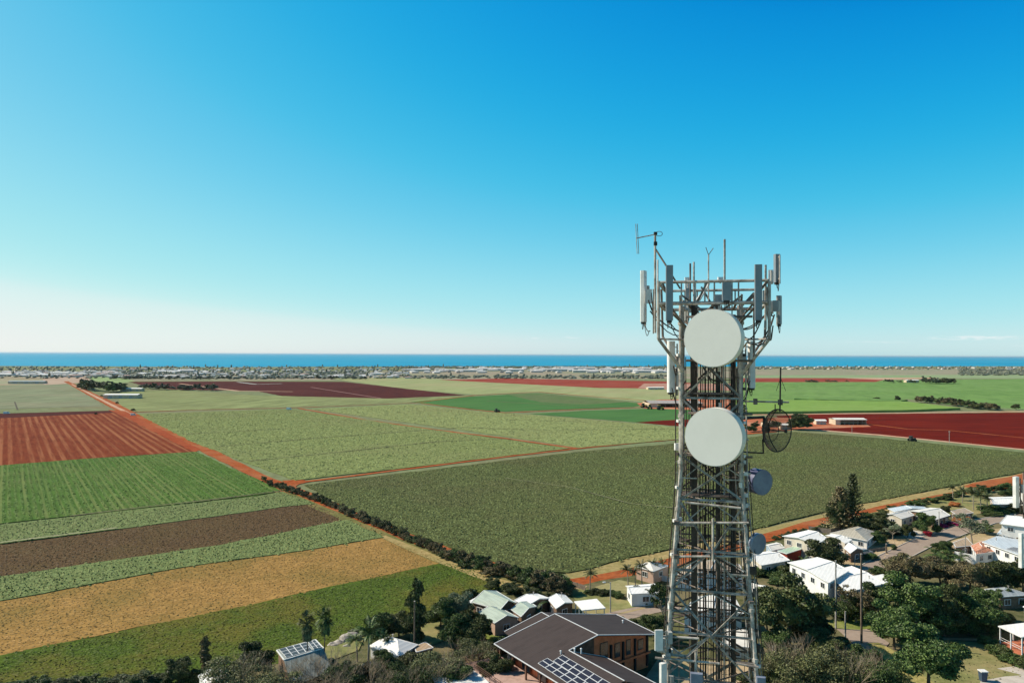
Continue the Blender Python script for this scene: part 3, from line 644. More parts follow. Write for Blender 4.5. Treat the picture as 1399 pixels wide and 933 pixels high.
def palm(seed, nf=18, fl=.5, droop=.5, th=.78, tr_r=.022, skirt=0, fan=False):
    r = random.Random(seed); mb = MB(); tr = MB(); pts = [Vector((0, 0, 0))]
    lean = Vector((r.uniform(-.04, .04), r.uniform(-.04, .04), 0))
    for k in range(1, 6): pts.append(Vector((lean.x * (k / 5) ** 2, lean.y * (k / 5) ** 2, th * k / 5)))
    for k in range(5): tr.tube(pts[k], pts[k + 1], tr_r * (1.2 - .08 * k), tr_r * (1.2 - .08 * (k + 1)), n=7)
    top = pts[-1]
    for k in range(nf):
        a = 2 * PI * k / nf * 1.618 * 3; el = r.uniform(-.15, 1.15) if not fan else r.uniform(-.9, 1.3); L = fl * r.uniform(.8, 1.1)
        p = top.copy(); d = Vector((math.cos(a) * math.cos(el), math.sin(a) * math.cos(el), math.sin(el)))
        side = Vector((-math.sin(a), math.cos(a), 0)); segs = 8
        if fan:
            e = p + d * L * .55; mb.tube(p, e, .006, .004, n=4)
            for j in range(9):
                t_ = (j - 4) / 4 * 1.25; dd = (d * math.cos(t_) + side * math.sin(t_)).normalized(); q = e + dd * L * .5 - Vector((0, 0, L * .12))
                w = side.cross(dd) * .0 + d.cross(Vector((0, 0, 1))).normalized() * .018
                mb.add([e - w * .5, q - w * .2, q + w * .2, e + w * .5 + Vector((0, 0, .01))], [(0, 1, 2, 3)])
            continue
        for j in range(segs):
            d2 = (d - Vector((0, 0, droop * (j / segs) * .55))).normalized(); q = p + d2 * L / segs
            lw = .15 * math.sin(PI * (j + 1.3) / (segs + 2)) * fl * 2
            mb.tube(p, q, .006, .004, n=4, cap=False)
            for sg in (-1, 1):
                for h_ in range(3):
                    f0 = h_ / 3; b0 = p.lerp(q, f0); b1 = p.lerp(q, f0 + .22)
                    tip = b1 + side * sg * lw * .55 + d2 * lw * .25 - Vector((0, 0, lw * r.uniform(.15, .4)))
                    mb.add([b0, b1, tip, tip - d2 * .01], [(0, 1, 2, 3)])
            p = q; d = d2
    for k in range(skirt):
        a = r.uniform(0, 2 * PI); p = top + Vector((math.cos(a) * .03, math.sin(a) * .03, -.01)); q = p + Vector((math.cos(a) * .07, math.sin(a) * .07, -r.uniform(.14, .26)))
        s = Vector((-math.sin(a), math.cos(a), 0)) * .035; mb.add([p - s * .3, q - s, q + s, p + s * .3], [(0, 1, 2, 3)])
    return tr, mb
for i in range(3):
    tr, mb = palm(200 + i, nf=20, fl=.36, th=.74)
    kind('palm%d' % i, [('trunk', tr.mesh('trunk', BARKL), BARKL, 0), ('crown', mb.mesh('crown', None), None, 1)])
tr, mb = palm(210, nf=44, fl=.22, th=.82, tr_r=.012, skirt=60, fan=True)
kind('fanpalm', [('trunk', tr.mesh('trunk', BARK), BARK, 0), ('crown', mb.mesh('crown', None), None, 1)])
tr, mb = palm(220, nf=14, fl=.55, droop=.9, th=.35, tr_r=.03)
kind('banana', [('trunk', tr.mesh('trunk', BARK), BARK, 0), ('crown', mb.mesh('crown', None), None, 1)])
for i in range(3):
    bl = blobs_round(300 + i, 6, .2)
    kind('far%d' % i, [('crown', leaves(310 + i, bl, 260, .14).mesh('crown', None), None, 1)])
kind('farpine', [('crown', leaves(320, [(0, 0, .1 + .1 * k, .28 * (1 - k / 10) + .04, .28 * (1 - k / 10) + .04, .07) for k in range(10)], 220, .09).mesh('crown', None), None, 1)])

# every crown mesh needs one slot, filled per object
for parts in KIND.values():
    for pn, me, mt, cr in parts:
        if cr and not me.materials: me.materials.append(L_MID)

def plant(k, loc, w, h, mat, name='tree', label=None, cat='tree', group=None, rot=None, single=False):
    loc = Vector(loc); rot = rnd.uniform(0, 2 * PI) if rot is None else rot
    parts = KIND[k]
    if single or len(parts) == 1:
        pn, me, mt, cr = [p for p in parts if p[3]][0]
        o = bpy.data.objects.new(name, me); o.location = loc; o.rotation_euler = (0, 0, rot); o.scale = (w, w, h); COL.objects.link(o)
        o.material_slots[0].link = 'OBJECT'; o.material_slots[0].material = mat
        return tag(o, label, cat, group)
    root = empty(name, loc, label, cat, group)
    for pn, me, mt, cr in parts:
        o = bpy.data.objects.new(pn, me); o.parent = root; o.rotation_euler = (0, 0, rot); o.scale = (w, w, h); COL.objects.link(o)
        if cr: o.material_slots[0].link = 'OBJECT'; o.material_slots[0].material = mat
    return root
def plant_px(k, px, base, top, wpx, mat, **kw):
    """ground pixel, crown top pixel and crown width in pixels turned into a standing plant of real size"""
    p = W(px, base); s = p.y / F
    return plant(k, p, wpx * s, (base - top) * s, mat, **kw)

# ------------------------------------------------------------------ near trees: (kind, x, ground y, top y, width, leaves, name, label)
TREES = [
 ('round0', 1078, 890, 788, 112, L_DARK, 'tree', 'big dark round tree with rounded crown just right of the lattice tower'),
 ('round1', 1048, 868, 806, 52, L_MID, 'tree', 'mid green tree squeezed between the tower and the big dark round tree'),
 ('round2', 1110, 880, 824, 60, L_DARK, 'tree', 'lower dark tree on the right flank of the big dark round tree'),
 ('scrub0', 1060, 935, 880, 70, L_OLIVE, 'scrub_tree', 'pale olive scrub at the right foot of the tower'),
 ('scrub1', 1100, 950, 866, 96, L_OLIVE, 'scrub_tree', 'twiggy olive scrub tree below the big dark round tree'),
 ('scrub0', 1150, 960, 872, 100, L_OLIVE, 'scrub_tree', 'wide twiggy scrub tree at the bottom edge below the timber poles'),
 ('round3', 1130, 905, 862, 66, L_DARK, 'tree', 'dark bushy tree left of the short grey post'),
 ('scrub1', 1195, 960, 885, 84, L_MID, 'scrub_tree', 'green scrub tree at the bottom edge left of the straw verge'),
 ('open0', 1170, 852, 798, 66, L_BROWN, 'tree', 'thin brownish tree growing in front of the white double roof'),
 ('round1', 1158, 850, 812, 40, L_MID, 'tree', 'small leafy tree between the two timber poles'),
 ('round2', 1200, 845, 795, 50, L_MID, 'tree', 'green tree at the right end of the white double roof'),
 ('round3', 1270, 950, 858, 108, L_BRIGHT, 'tree', 'broad bright green tree beside the lawn at the bottom edge'),
 ('round0', 1222, 888, 822, 74, L_BRIGHT, 'tree', 'bright green tree beside the end of the lower road'),
 ('round1', 1252, 868, 786, 92, L_MID, 'tree', 'tall mid green tree standing behind the bright green pair'),
 ('round2', 1290, 870, 800, 60, L_DARK, 'tree', 'dark tree in the shade behind the lawn'),
 ('round3', 1305, 856, 800, 48, L_MID, 'tree', 'rounded tree with sunlit top left of the grey hip roof'),
 ('round0', 1336, 866, 808, 68, L_MID, 'tree', 'large leafy tree at the far edge of the lawn'),
 ('round1', 1350, 848, 803, 42, L_BRIGHT, 'tree', 'bright topped tree in front of the grey hip roof'),
 ('round2', 1374, 862, 832, 36, L_DARK, 'tree', 'dark tree under the corner of the grey hip roof'),
 ('round0', 1243, 800, 757, 66, L_BROWN, 'tree', 'brownish tree at the left end of the brown tree belt'),
 ('round1', 1285, 803, 764, 60, L_BROWN, 'tree', 'brownish tree second in the brown tree belt'),
 ('round3', 1325, 812, 766, 62, L_BROWN, 'tree', 'brown green tree below the orange tiled roof'),
 ('round2', 1362, 812, 762, 66, L_DARK, 'tree', 'dense dark tree below the roof with solar panels at the right edge'),
 ('round0', 1398, 812, 764, 54, L_DARK, 'tree', 'dark tree cut by the right edge behind the grey hip roof'),
 ('round1', 1128, 777, 737, 62, L_DARK, 'tree', 'spreading dark tree between the white house and the white double roof'),
 ('araucaria', 1165, 726, 646, 38, L_DARK, 'pine_tree', 'tallest pointed pine at the field edge'),
 ('araucaria', 1148, 726, 664, 50, L_BROWN, 'pine_tree', 'broader pine with several tops beside the tallest pointed pine'),
 ('round3', 1143, 726, 682, 36, L_DARK, 'tree', 'low dark tree leaning out left of the two pines'),
 ('round0', 1185, 730, 706, 38, L_DARK, 'tree', 'dark tree behind the tan roofed house'),
 ('round1', 1208, 733, 703, 36, L_DARK, 'tree', 'dark tree left of the shaded carport of the grey roofed house'),
 ('open1', 1220, 738, 712, 26, L_GREY, 'tree', 'small silvery tree at the kerb by the sandy yard'),
 ('round2', 1266, 730, 699, 38, L_MID, 'tree', 'green tree in front of the grey roofed house'),
 ('round3', 1292, 705, 690, 18, L_DARK, 'tree', 'small dark tree at the right end of the grey roofed house'),
 ('round0', 1250, 694, 683, 24, L_BRIGHT, 'tree', 'light green bush behind the grey roofed house'),
 ('open0', 1328, 745, 700, 52, L_GREY, 'tree', 'open crowned pale tree standing on the roadside lawn by the orange tiled roof'),
 ('round1', 1372, 700, 686, 34, L_DARK, 'tree', 'dark tree in front of the long white roof at the right'),
 ('round2', 1350, 702, 688, 34, L_MID, 'tree', 'green tree under the palms beside the side road'),
 ('round3', 1397, 702, 688, 26, L_DARK, 'tree', 'dark tree behind the white two storey house'),
 ('round0', 1378, 682, 668, 26, L_MID, 'tree', 'tree behind the long white roof at the field edge'),
 # left of the tower
 ('open1', 905, 862, 786, 44, L_MID, 'tree', 'light leafed tree touching the left side of the tower'),
 ('round3', 893, 872, 838, 46, L_MID, 'tree', 'bright green tree behind the far corner of the dark roofed house'),
 ('round1', 880, 822, 800, 34, L_DARK, 'tree', 'dark rounded bush under the eave of the long white roofed cottage'),
 ('round0', 905, 880, 852, 34, L_DARK, 'tree', 'dark tree right of the orange wall'),
 ('column0', 568, 876, 794, 36, L_DARK, 'tree', 'tall dark columnar tree behind the white hip roof'),
 ('column1', 280, 918, 871, 22, L_BROWN, 'tree', 'dark conical cypress standing alone at the edge of the green grass'),
 ('round0', 245, 934, 898, 42, L_DARK, 'tree', 'dark round tree left of the conical cypress'),
 ('round1', 186, 942, 918, 46, L_DARK, 'tree', 'low dark tree at the bottom edge left of the dark round tree'),
 ('round2', 90, 950, 924, 40, L_DARK, 'tree', 'low dark tree at the bottom left corner'),
 ('round3', 345, 930, 880, 60, L_DARK, 'tree', 'dark tree left of the shed with solar panels'),
 ('scrub1', 318, 955, 890, 92, L_OLIVE, 'scrub_tree', 'olive scrub tree covering the small white roof'),
 ('scrub0', 372, 960, 903, 80, L_OLIVE, 'scrub_tree', 'grey twiggy scrub tree in front of the shed with solar panels'),
 ('bare0', 440, 955, 893, 84, L_BROWN, 'bare_tree', 'pale leafless tree right of the shed with solar panels'),
 ('bare1', 500, 958, 900, 84, L_BROWN, 'bare_tree', 'pinkish leafless tree below the white hip roof'),
 ('bare0', 395, 962, 915, 60, L_BROWN, 'bare_tree', 'leafless tree at the bottom edge below the shed'),
 ('round2', 515, 880, 834, 48, L_MID, 'tree', 'leafy tree behind the left corner of the white hip roof'),
 ('round0', 545, 872, 836, 50, L_DARK, 'tree', 'dark tree between the white hip roof and the columnar tree'),
 ('round1', 602, 858, 816, 46, L_MID, 'tree', 'green tree right of the tall columnar tree'),
 ('round3', 628, 850, 808, 46, L_GREY, 'tree', 'silvery green tree at the left of the pale green roof'),
 ('round2', 622, 885, 834, 52, L_MID, 'tree', 'mid green tree left of the yellow flowering tree'),
 ('round0', 650, 890, 838, 46, L_DARK, 'tree', 'dark tree right of the yellow flowering tree'),
 ('round1', 633, 880, 850, 24, L_YEL, 'tree', 'yellow flowering tree among dark trees'),
 ('scrub0', 645, 920, 866, 70, L_OLIVE, 'scrub_tree', 'bare branching scrub tree left of the timber deck'),
 ('round3', 672, 940, 902, 50, L_DARK, 'tree', 'dark tree in front of the timber deck'),
 ('scrub1', 595, 945, 886, 80, L_OLIVE, 'scrub_tree', 'olive scrub tree left of the white skillion roof'),
 ('scrub0', 555, 958, 893, 70, L_MID, 'scrub_tree', 'green scrub tree below the tan box roof'),
 ('round2', 688, 890, 868, 36, L_BRIGHT, 'tree', 'lime green bush below the pale green roof'),
 ('round0', 700, 812, 795, 30, L_DARK, 'tree', 'dark tree behind the pale green roof'),
 ('round1', 672, 806, 790, 24, L_DARK, 'tree', 'small dark tree at the grassy edge beyond the pale green roof'),
 ('round3', 724, 818, 800, 26, L_OLIVE, 'tree', 'olive tree between the pale green roof and the hedgerow'),
 ('round1', 520, 928, 889, 42, L_MID, 'tree', 'leafy tree in front of the lower wall of the white hip roof'),
 ('round2', 552, 926, 890, 44, L_OLIVE, 'tree', 'olive green tree below the right corner of the white hip roof'),
 ('open1', 588, 925, 890, 40, L_OLIVE, 'tree', 'open olive tree below the tan box roof'),
 ('round3', 660, 876, 846, 34, L_MID, 'tree', 'mid green tree in front of the pale green roofed house'),
 ('round0', 640, 862, 828, 30, L_DARK, 'tree', 'dark tree at the left end of the pale green roofed house'),
 ('round0', 470, 948, 905, 56, L_MID, 'tree', 'leafy tree at the bottom edge between the leafless trees'),
 ('round2', 625, 948, 908, 50, L_MID, 'tree', 'mid green tree at the bottom edge left of the white skillion roof'),
 ('round1', 688, 938, 893, 44, L_DARK, 'tree', 'dark green tree at the left railing of the timber deck'),
 ('round3', 655, 905, 872, 40, L_MID, 'tree', 'bushy tree between the timber deck and the pale green roof'),
 ('round0', 540, 952, 912, 50, L_DARK, 'tree', 'dark leafy tree at the bottom edge below the tan box roof'),
 ('round2', 1240, 735, 715, 22, L_DARK, 'tree', 'dark tree left of the driveway'),
 ('round1', 1200, 745, 726, 24, L_MID, 'tree', 'tree at the white arched end wall of the tan roofed house'),
 ('round3', 1290, 762, 738, 34, L_MID, 'tree', 'green tree between the road bend and the garden palms'),
 ('round0', 1345, 730, 714, 26, L_MID, 'tree', 'tree in front of the white two storey house'),
 ('round2', 1108, 762, 746, 26, L_DARK, 'tree', 'dark tree between the red carport wall and the white double roof'),
 ('round1', 1142, 792, 772, 26, L_MID, 'tree', 'small tree against the tall white wall of the double roofed house'),
 ('round3', 1060, 905, 862, 50, L_MID, 'tree', 'mid green tree between the olive scrub and the big dark round tree'),
 ('round0', 1180, 925, 880, 52, L_MID, 'tree', 'mid green tree beside the lower end of the road'),
 # palms
 ('fanpalm', 420, 925, 836, 62, L_OLIVE, 'palm_tree', 'left one of two tall fan palms by the shed with solar panels'),
 ('fanpalm', 443, 915, 830, 62, L_MID, 'palm_tree', 'right one of two tall fan palms by the shed with solar panels'),
 ('palm0', 503, 915, 848, 62, L_MID, 'palm_tree', 'drooping palm at the left corner of the white hip roof'),
 ('palm1', 488, 905, 862, 50, L_MID, 'palm_tree', 'short palm left of the drooping palm'),
 ('palm2', 525, 900, 862, 26, L_MID, 'palm_tree', 'slim palm in front of the white hip roof'),
 ('palm0', 532, 900, 868, 24, L_MID, 'palm_tree', 'slimmer right palm in front of the white hip roof'),
 ('banana', 732, 845, 812, 44, L_MID, 'palm_tree', 'palm between the pale green roof and the white roofs'),
 ('palm1', 806, 808, 776, 34, L_DARK, 'palm_tree', 'lone palm at the red track left of the palm cluster'),
 ('palm0', 858, 800, 771, 32, L_DARK, 'palm_tree', 'leftmost palm of the cluster by the pink walled house'),
 ('palm1', 868, 800, 774, 32, L_DARK, 'palm_tree', 'second palm of the cluster by the pink walled house'),
 ('palm2', 877, 800, 765, 32, L_DARK, 'palm_tree', 'tallest palm of the cluster by the pink walled house'),
 ('palm0', 890, 792, 763, 28, L_DARK, 'palm_tree', 'palm in front of the pink walled house'),
 ('palm1', 905, 790, 763, 26, L_DARK, 'palm_tree', 'rightmost palm of the cluster near the tower'),
 ('palm0', 1302, 684, 661, 24, L_DARK, 'palm_tree', 'leftmost palm on the far lawn'),
 ('palm1', 1315, 688, 663, 24, L_DARK, 'palm_tree', 'second palm on the far lawn'),
 ('palm2', 1330, 698, 665, 28, L_DARK, 'palm_tree', 'third palm on the far lawn'),
 ('palm0', 1340, 702, 668, 30, L_DARK, 'palm_tree', 'largest palm on the far lawn'),
 ('palm1', 1349, 702, 672, 26, L_DARK, 'palm_tree', 'rightmost palm on the far lawn next to the long white roof'),
 ('banana', 1280, 768, 738, 36, L_MID, 'palm_tree', 'left garden palm beside the road bend'),
 ('banana', 1298, 768, 736, 36, L_MID, 'palm_tree', 'middle garden palm beside the road bend'),
 ('banana', 1312, 772, 742, 32, L_MID, 'palm_tree', 'right garden palm beside the white terrace'),
 ('banana', 1235, 772, 748, 34, L_OLIVE, 'palm_tree', 'squat palm at the kerb in front of the brown tree belt'),
 ('banana', 1098, 770, 752, 22, L_MID, 'palm_tree', 'small palm beside the red carport wall'),
 # coloured shrubs
 ('shrub0', 1287, 721, 714, 18, L_PINK, 'shrub', 'left bougainvillea bush of the pink pair'),
 ('shrub1', 1302, 718, 711, 18, L_PINK, 'shrub', 'right bougainvillea bush of the pink pair'),
 ('open1', 1313, 722, 702, 28, L_ORANGE, 'tree', 'reddish leafed tree right of the pink bougainvillea'),
 ('shrub2', 1267, 733, 722, 14, L_RED, 'shrub', 'red flowering shrub beside the driveway'),
 ('shrub0', 1304, 692, 684, 18, L_ORANGE, 'shrub', 'orange shrub on the far lawn'),
 ('shrub1', 1190, 765, 753, 22, L_BRIGHT, 'shrub', 'round green shrub in the sandy yard'),
 ('shrub2', 1221, 752, 742, 10, L_MID, 'shrub', 'small shrub at the kerb of the sandy yard'),
 ('shrub0', 1174, 761, 754, 10, L_MID, 'shrub', 'low shrub left of the round green shrub'),
]
for k, x, by, ty, w, m_, nm, lb in TREES:
    plant_px(k, x, by, ty, w, m_, name=nm, label=lb, cat={'shrub': 'shrub', 'palm_tree': 'palm', 'scrub_tree': 'tree'}.get(nm, 'tree'))

# shrub belts: each shrub its own object
def belt(pts, n, wpx, hpx, mats, label, group, kinds=('shrub0', 'shrub1', 'shrub2'), jx=3, jy=1.5, name='shrub'):
    L = [0]
    for a, b_ in zip(pts[:-1], pts[1:]): L.append(L[-1] + math.hypot(b_[0] - a[0], b_[1] - a[1]))
    for i in range(n):
        s = L[-1] * (i + rnd.random() * .8) / n; j = max(k for k in range(len(pts) - 1) if L[k] <= s); f = (s - L[j]) / (L[j + 1] - L[j])
        x = pts[j][0] + (pts[j + 1][0] - pts[j][0]) * f; y = pts[j][1] + (pts[j + 1][1] - pts[j][1]) * f; g = s / L[-1]
        w = wpx[0] + (wpx[1] - wpx[0]) * g; h = hpx[0] + (hpx[1] - hpx[0]) * g
        q = rnd.uniform(.75, 1.3); x += rnd.uniform(-jx, jx); y += rnd.uniform(-jy, jy)
        plant_px(rnd.choice(kinds), x, y, y - h * q, w * rnd.uniform(.8, 1.25), rnd.choice(mats), name=name, label=label, cat='shrub', group=group)
belt([(357, 659), (400, 674), (445, 690), (500, 713), (560, 740), (612, 763)], 60, (9, 18), (9, 16), [L_DARK, L_BROWN, L_BROWN, L_OLIVE], 'shrub in the long dark hedgerow between the striped fields and the big crop field', 'shrubs of the diagonal hedgerow', jy=1)
belt([(612, 764), (700, 793), (775, 812)], 44, (18, 30), (16, 26), [L_DARK, L_BROWN, L_MID, L_BROWN], 'taller shrub at the near end of the diagonal hedgerow', 'tall shrubs of the diagonal hedgerow', jy=3)
belt([(1060, 738), (1090, 730), (1130, 725)], 9, (14, 14), (7, 10), [L_DARK], 'dark bush along the fence behind the white house', 'bushes behind the white house')
belt([(1170, 716), (1215, 700), (1260, 690), (1330, 673), (1385, 668), (1430, 662)], 34, (16, 16), (9, 9), [L_DARK, L_DARK, L_MID], 'dark bush in the boundary row along the red track', 'boundary bushes along the red track')
belt([(800, 812), (820, 813), (850, 818)], 12, (14, 14), (9, 9), [L_MID, L_DARK], 'clipped green bush of the garden hedge left of the cottage', 'garden hedge bushes')
belt([(862, 822), (885, 827), (900, 830)], 6, (14, 14), (12, 12), [L_MID, L_BROWN], 'bush under the cottage eave', 'cottage bushes')
belt([(845, 850), (900, 856)], 8, (14, 14), (8, 8), [L_MID, L_DARK], 'bush along the lane behind the dark roofed house', 'lane bushes')
belt([(1348, 878), (1360, 893), (1380, 905), (1405, 915)], 12, (22, 26), (14, 18), [L_MID, L_DARK, L_BRIGHT], 'leafy bush in the bed beside the veranda', 'veranda bushes')
belt([(1250, 870), (1285, 868), (1340, 866), (1365, 870)], 9, (28, 30), (22, 24), [L_MID, L_DARK], 'bush closing the far side of the lawn', 'lawn bushes')
belt([(480, 870), (540, 858), (600, 848), (650, 812)], 16, (20, 20), (14, 16), [L_DARK, L_MID, L_GREY], 'bush along the back of the garden beside the green grass', 'back garden bushes')
belt([(0, 945), (60, 940), (140, 938), (230, 935), (330, 930)], 18, (26, 30), (14, 20), [L_DARK, L_DARK, L_MID], 'dark bush along the bottom left edge', 'bottom left bushes')
belt([(680, 806), (720, 814), (760, 815)], 10, (14, 14), (9, 9), [L_OLIVE, L_MID], 'bush behind the pale green roof', 'bushes behind the pale roof')
belt([(1195, 782), (1225, 792), (1215, 800)], 8, (22, 22), (12, 14), [L_MID, L_DARK], 'bush at the right end of the white double roof', 'double roof bushes')
belt([(1030, 790), (1075, 780), (1060, 800), (1110, 790)], 14, (24, 24), (14, 16), [L_MID, L_BRIGHT, L_DARK], 'bush between the tower and the white double roof', 'bushes right of the tower')
belt([(1215, 720), (1235, 726), (1200, 738)], 7, (14, 14), (9, 9), [L_DARK, L_BROWN], 'bush beside the shaded carport', 'carport bushes')
belt([(1345, 706), (1399, 700)], 8, (16, 16), (9, 9), [L_DARK, L_MID], 'bush along the side road', 'side road bushes')
belt([(440, 930), (520, 928), (600, 935), (680, 940)], 14, (30, 34), (20, 24), [L_DARK, L_BROWN, L_OLIVE], 'bush at the bottom edge below the white hip roof', 'bottom edge bushes')
belt([(1020, 940), (1060, 930), (1120, 925), (1180, 930), (1240, 945)], 14, (34, 36), (22, 26), [L_OLIVE, L_DARK, L_MID], 'bush in the scrub at the bottom edge', 'scrub bushes')
belt([(1110, 850), (1150, 845), (1200, 840)], 7, (24, 24), (12, 14), [L_DARK, L_MID], 'bush behind the timber poles', 'bushes behind the timber poles')
belt([(1215, 850), (1260, 835), (1320, 825), (1390, 830)], 14, (30, 30), (22, 24), [L_DARK, L_MID], 'dark bush under the large trees left of the grey hip roof', 'understorey bushes')

# mid-distance clumps
def clump(pts, n, wm, hm, mats, label, group, kinds=('far0', 'far1', 'far2', 'shrub0')):
    for i in range(n):
        k = rnd.randrange(len(pts) - 1); f = rnd.random(); x = pts[k][0] + (pts[k + 1][0] - pts[k][0]) * f + rnd.uniform(-2, 2); y = pts[k][1] + (pts[k + 1][1] - pts[k][1]) * f + rnd.uniform(-.6, .6)
        plant(rnd.choice(kinds), W(x, y), wm * rnd.uniform(.7, 1.3), hm * rnd.uniform(.7, 1.3), rnd.choice(mats), name='tree', label=label, cat='tree', group=group, single=True)
clump([(113, 531), (125, 534), (150, 536), (170, 534)], 26, 20, 13, [L_DARK, L_MID], 'tree in the dark grove beside the long farm shed', 'trees of the farm grove')
clump([(185, 530), (220, 532), (260, 533), (296, 534)], 26, 14, 8, [L_DARK, L_FAR], 'tree in the windbreak beside the maroon field', 'windbreak trees')
clump([(1252, 549), (1275, 551), (1300, 554), (1330, 558), (1360, 560)], 34, 12, 7, [L_DARK, L_BROWN], 'scrubby tree in the gully line across the green cane', 'gully trees')
clump([(1262, 523.5), (1285, 524.5), (1306, 524.5)], 14, 16, 11, [L_DARK, L_FAR], 'tree in the small copse beyond the green cane', 'copse trees')
clump([(1082, 586), (1090, 587), (1100, 587.5)], 9, 11, 10, [L_DARK], 'dark tree beside the farm yard behind the mesh dish', 'farm yard trees', ('round0', 'round1'))
clump([(1055, 587), (1070, 587), (1020, 590)], 6, 8, 6, [L_DARK, L_MID], 'small tree in the farm yard', 'small farm yard trees')
clump([(1205, 523), (1248, 523)], 8, 12, 6, [L_DARK, L_FAR], 'low tree by the far white farmhouse', 'low far trees')
clump([(1100, 521.5), (1158, 522)], 14, 12, 4, [L_FAR, L_BROWN], 'low tree on the red strip', 'red strip trees')
clump([(1010, 571), (1014, 567)], 4, 12, 9, [L_DARK], 'dark tree touching the right side of the tower', 'trees by the tower')
for x, y, w, h, lb in ((1226, 548.5, 7, 9, 'lone round tree in the green cane'), (1198, 546, 9, 4, 'low bush left of the lone round tree'), (1388, 560, 9, 8, 'lone tree at the right end of the gully'),
                       (139, 542, 4, 3, 'small bush left of the long farm shed'), (160, 552, 4, 3.5, 'bush at the roadside below the long farm shed'), (182, 562, 5, 3.5, 'bush at the farm crossroads'), (131, 567, 3, 3, 'dark bush at the edge of the rusty field')):
    plant('shrub1', W(x, y), w, h, L_DARK, name='tree', label=lb, cat='tree')

# ------------------------------------------------------------------ the far town
def farhouse_mesh(seed):
    r = random.Random(seed); w = r.uniform(9, 15); d = r.uniform(8, 11); h = r.uniform(2.6, 3.6); e = r.uniform(1.2, 2.0)
    mb = MB(); mb.box((0, 0, h / 2), (w, d, h)); nw = len(mb.f)
    A = [(-w / 2 - .5, -d / 2 - .5, h), (w / 2 + .5, -d / 2 - .5, h), (w / 2 + .5, d / 2 + .5, h), (-w / 2 - .5, d / 2 + .5, h), (-w / 2 + 2, 0, h + e), (w / 2 - 2, 0, h + e)]
    mb.add(A, [(0, 1, 5, 4), (2, 3, 4, 5), (1, 2, 5), (3, 0, 4)])
    me = mb.mesh('house', None); me.materials.append(simple('far_wall', (.5, .45, .38), (.62, .6, .56), .1, .8)); me.materials.append(WHITE)
    for i, p in enumerate(me.polygons): p.material_index = 0 if i < nw else 1
    return me
FH = [farhouse_mesh(i) for i in range(5)]
FR = [simple('far_roof_%d' % i, c, None, .1, .6) for i, c in enumerate([(.72, .71, .68), (.50, .50, .48), (.66, .62, .56), (.40, .38, .36), (.46, .30, .24), (.72, .72, .72)])]
TREEZ = []
def in_town():
    """pixel position inside the built-up bands of the coastal town"""
    u = rnd.random()
    if u < .22: return rnd.uniform(0, 160), rnd.uniform(508.5, 515), 0
    if u < .60: return rnd.uniform(150, 560), rnd.uniform(504, 517), 1
    if u < .90: return rnd.uniform(560, 930), rnd.uniform(502.5, 510), 2
    return rnd.uniform(1020, 1399), rnd.uniform(501.8, 505), 3
TL = ['pale roofed house in the left part of the coastal town', 'pale roofed house in the middle of the coastal town near the maroon field', 'pale roofed building in the bright strip of the town beyond the brick red field', 'pale roofed house by the coast right of the tower']
for i in range(235):
    x, y, q = in_town(); p = W(x, y)
    o = bpy.data.objects.new('house', FH[i % 5]); o.location = p; o.rotation_euler = (0, 0, rnd.choice((.2, .2 + PI / 2)) + rnd.uniform(-.2, .2))
    s = rnd.choice((.8, 1, 1, 1.2, 1.2, 1.7)) * (1.25 if q == 2 else 1); o.scale = (s * 1.15, s, min(1.3, s)); COL.objects.link(o)
    o.material_slots[1].link = 'OBJECT'; o.material_slots[1].material = FR[rnd.choice((0, 0, 0, 1, 2, 3, 4, 5))] if q != 2 else FR[rnd.choice((0, 0, 0, 5, 2))]
    tag(o, TL[q], 'house', 'houses of the coastal town')
big = [(232, 509.5, 60, 14, 5), (255, 508.5, 46, 14, 6), (640, 508, 90, 20, 6), (700, 507.5, 70, 24, 7), (760, 507, 110, 26, 7), (800, 508.6, 80, 20, 6), (845, 508, 120, 22, 7), (885, 509, 90, 20, 6), (670, 506, 90, 20, 6), (790, 505.5, 120, 20, 8), (870, 506, 100, 20, 7), (84, 512, 40, 12, 5), (12, 514, 46, 12, 5), (575, 507, 60, 20, 6)]
for i, (x, y, w, d, h) in enumerate(big):
    p = W(x, y); mb = MB(); mb.box(p + Vector((0, 0, h / 2)), (w, d, h))
    o = empty('warehouse', p, 'long white warehouse roof in the coastal town', 'warehouse', 'warehouses of the coastal town')
    mb.build('wall', MATS['far_wall'], o)
    rf = MB(); a = [p + Vector((sx * (w / 2 + .6), sy * (d / 2 + .6), h)) for sx, sy in ((-1, -1), (1, -1), (1, 1), (-1, 1))]; r0 = p + Vector((-w / 2 - .6, 0, h + 2.4)); r1 = p + Vector((w / 2 + .6, 0, h + 2.4))
    rf.add(a + [r0, r1], [(0, 1, 5, 4), (2, 3, 4, 5), (1, 2, 5), (3, 0, 4)]); rf.build('roof', FR[0 if i % 3 else 5], o)
# town trees: nearer ones individually, the rest as one mass
def tree_spot():
    u = rnd.random()
    if u < .30: return rnd.uniform(-10, 560), 501.2 + 16 * rnd.random() ** 1.3
    if u < .48: return rnd.uniform(150, 500), rnd.uniform(509, 519)
    if u < .66: return rnd.uniform(540, 930), 501 + 4 * rnd.random() ** 2
    if u < .74: return rnd.uniform(560, 930), rnd.uniform(513.5, 517.5)
    if u < .90: return rnd.uniform(1310, 1420), rnd.uniform(505, 513)
    return rnd.uniform(1020, 1399), rnd.uniform(500.8, 505)
spots = sorted([tree_spot() for _ in range(3600)], key=lambda s: -s[1])
for x, y in spots[:60]:
    plant(rnd.choice(('far0', 'far1', 'far2')), W(x, y), rnd.uniform(8, 16), rnd.uniform(5, 9), L_FAR, name='tree', label='grey green tree on the near edge of the coastal town', cat='tree', group='trees on the near edge of the town')
mb = MB()
import bmesh
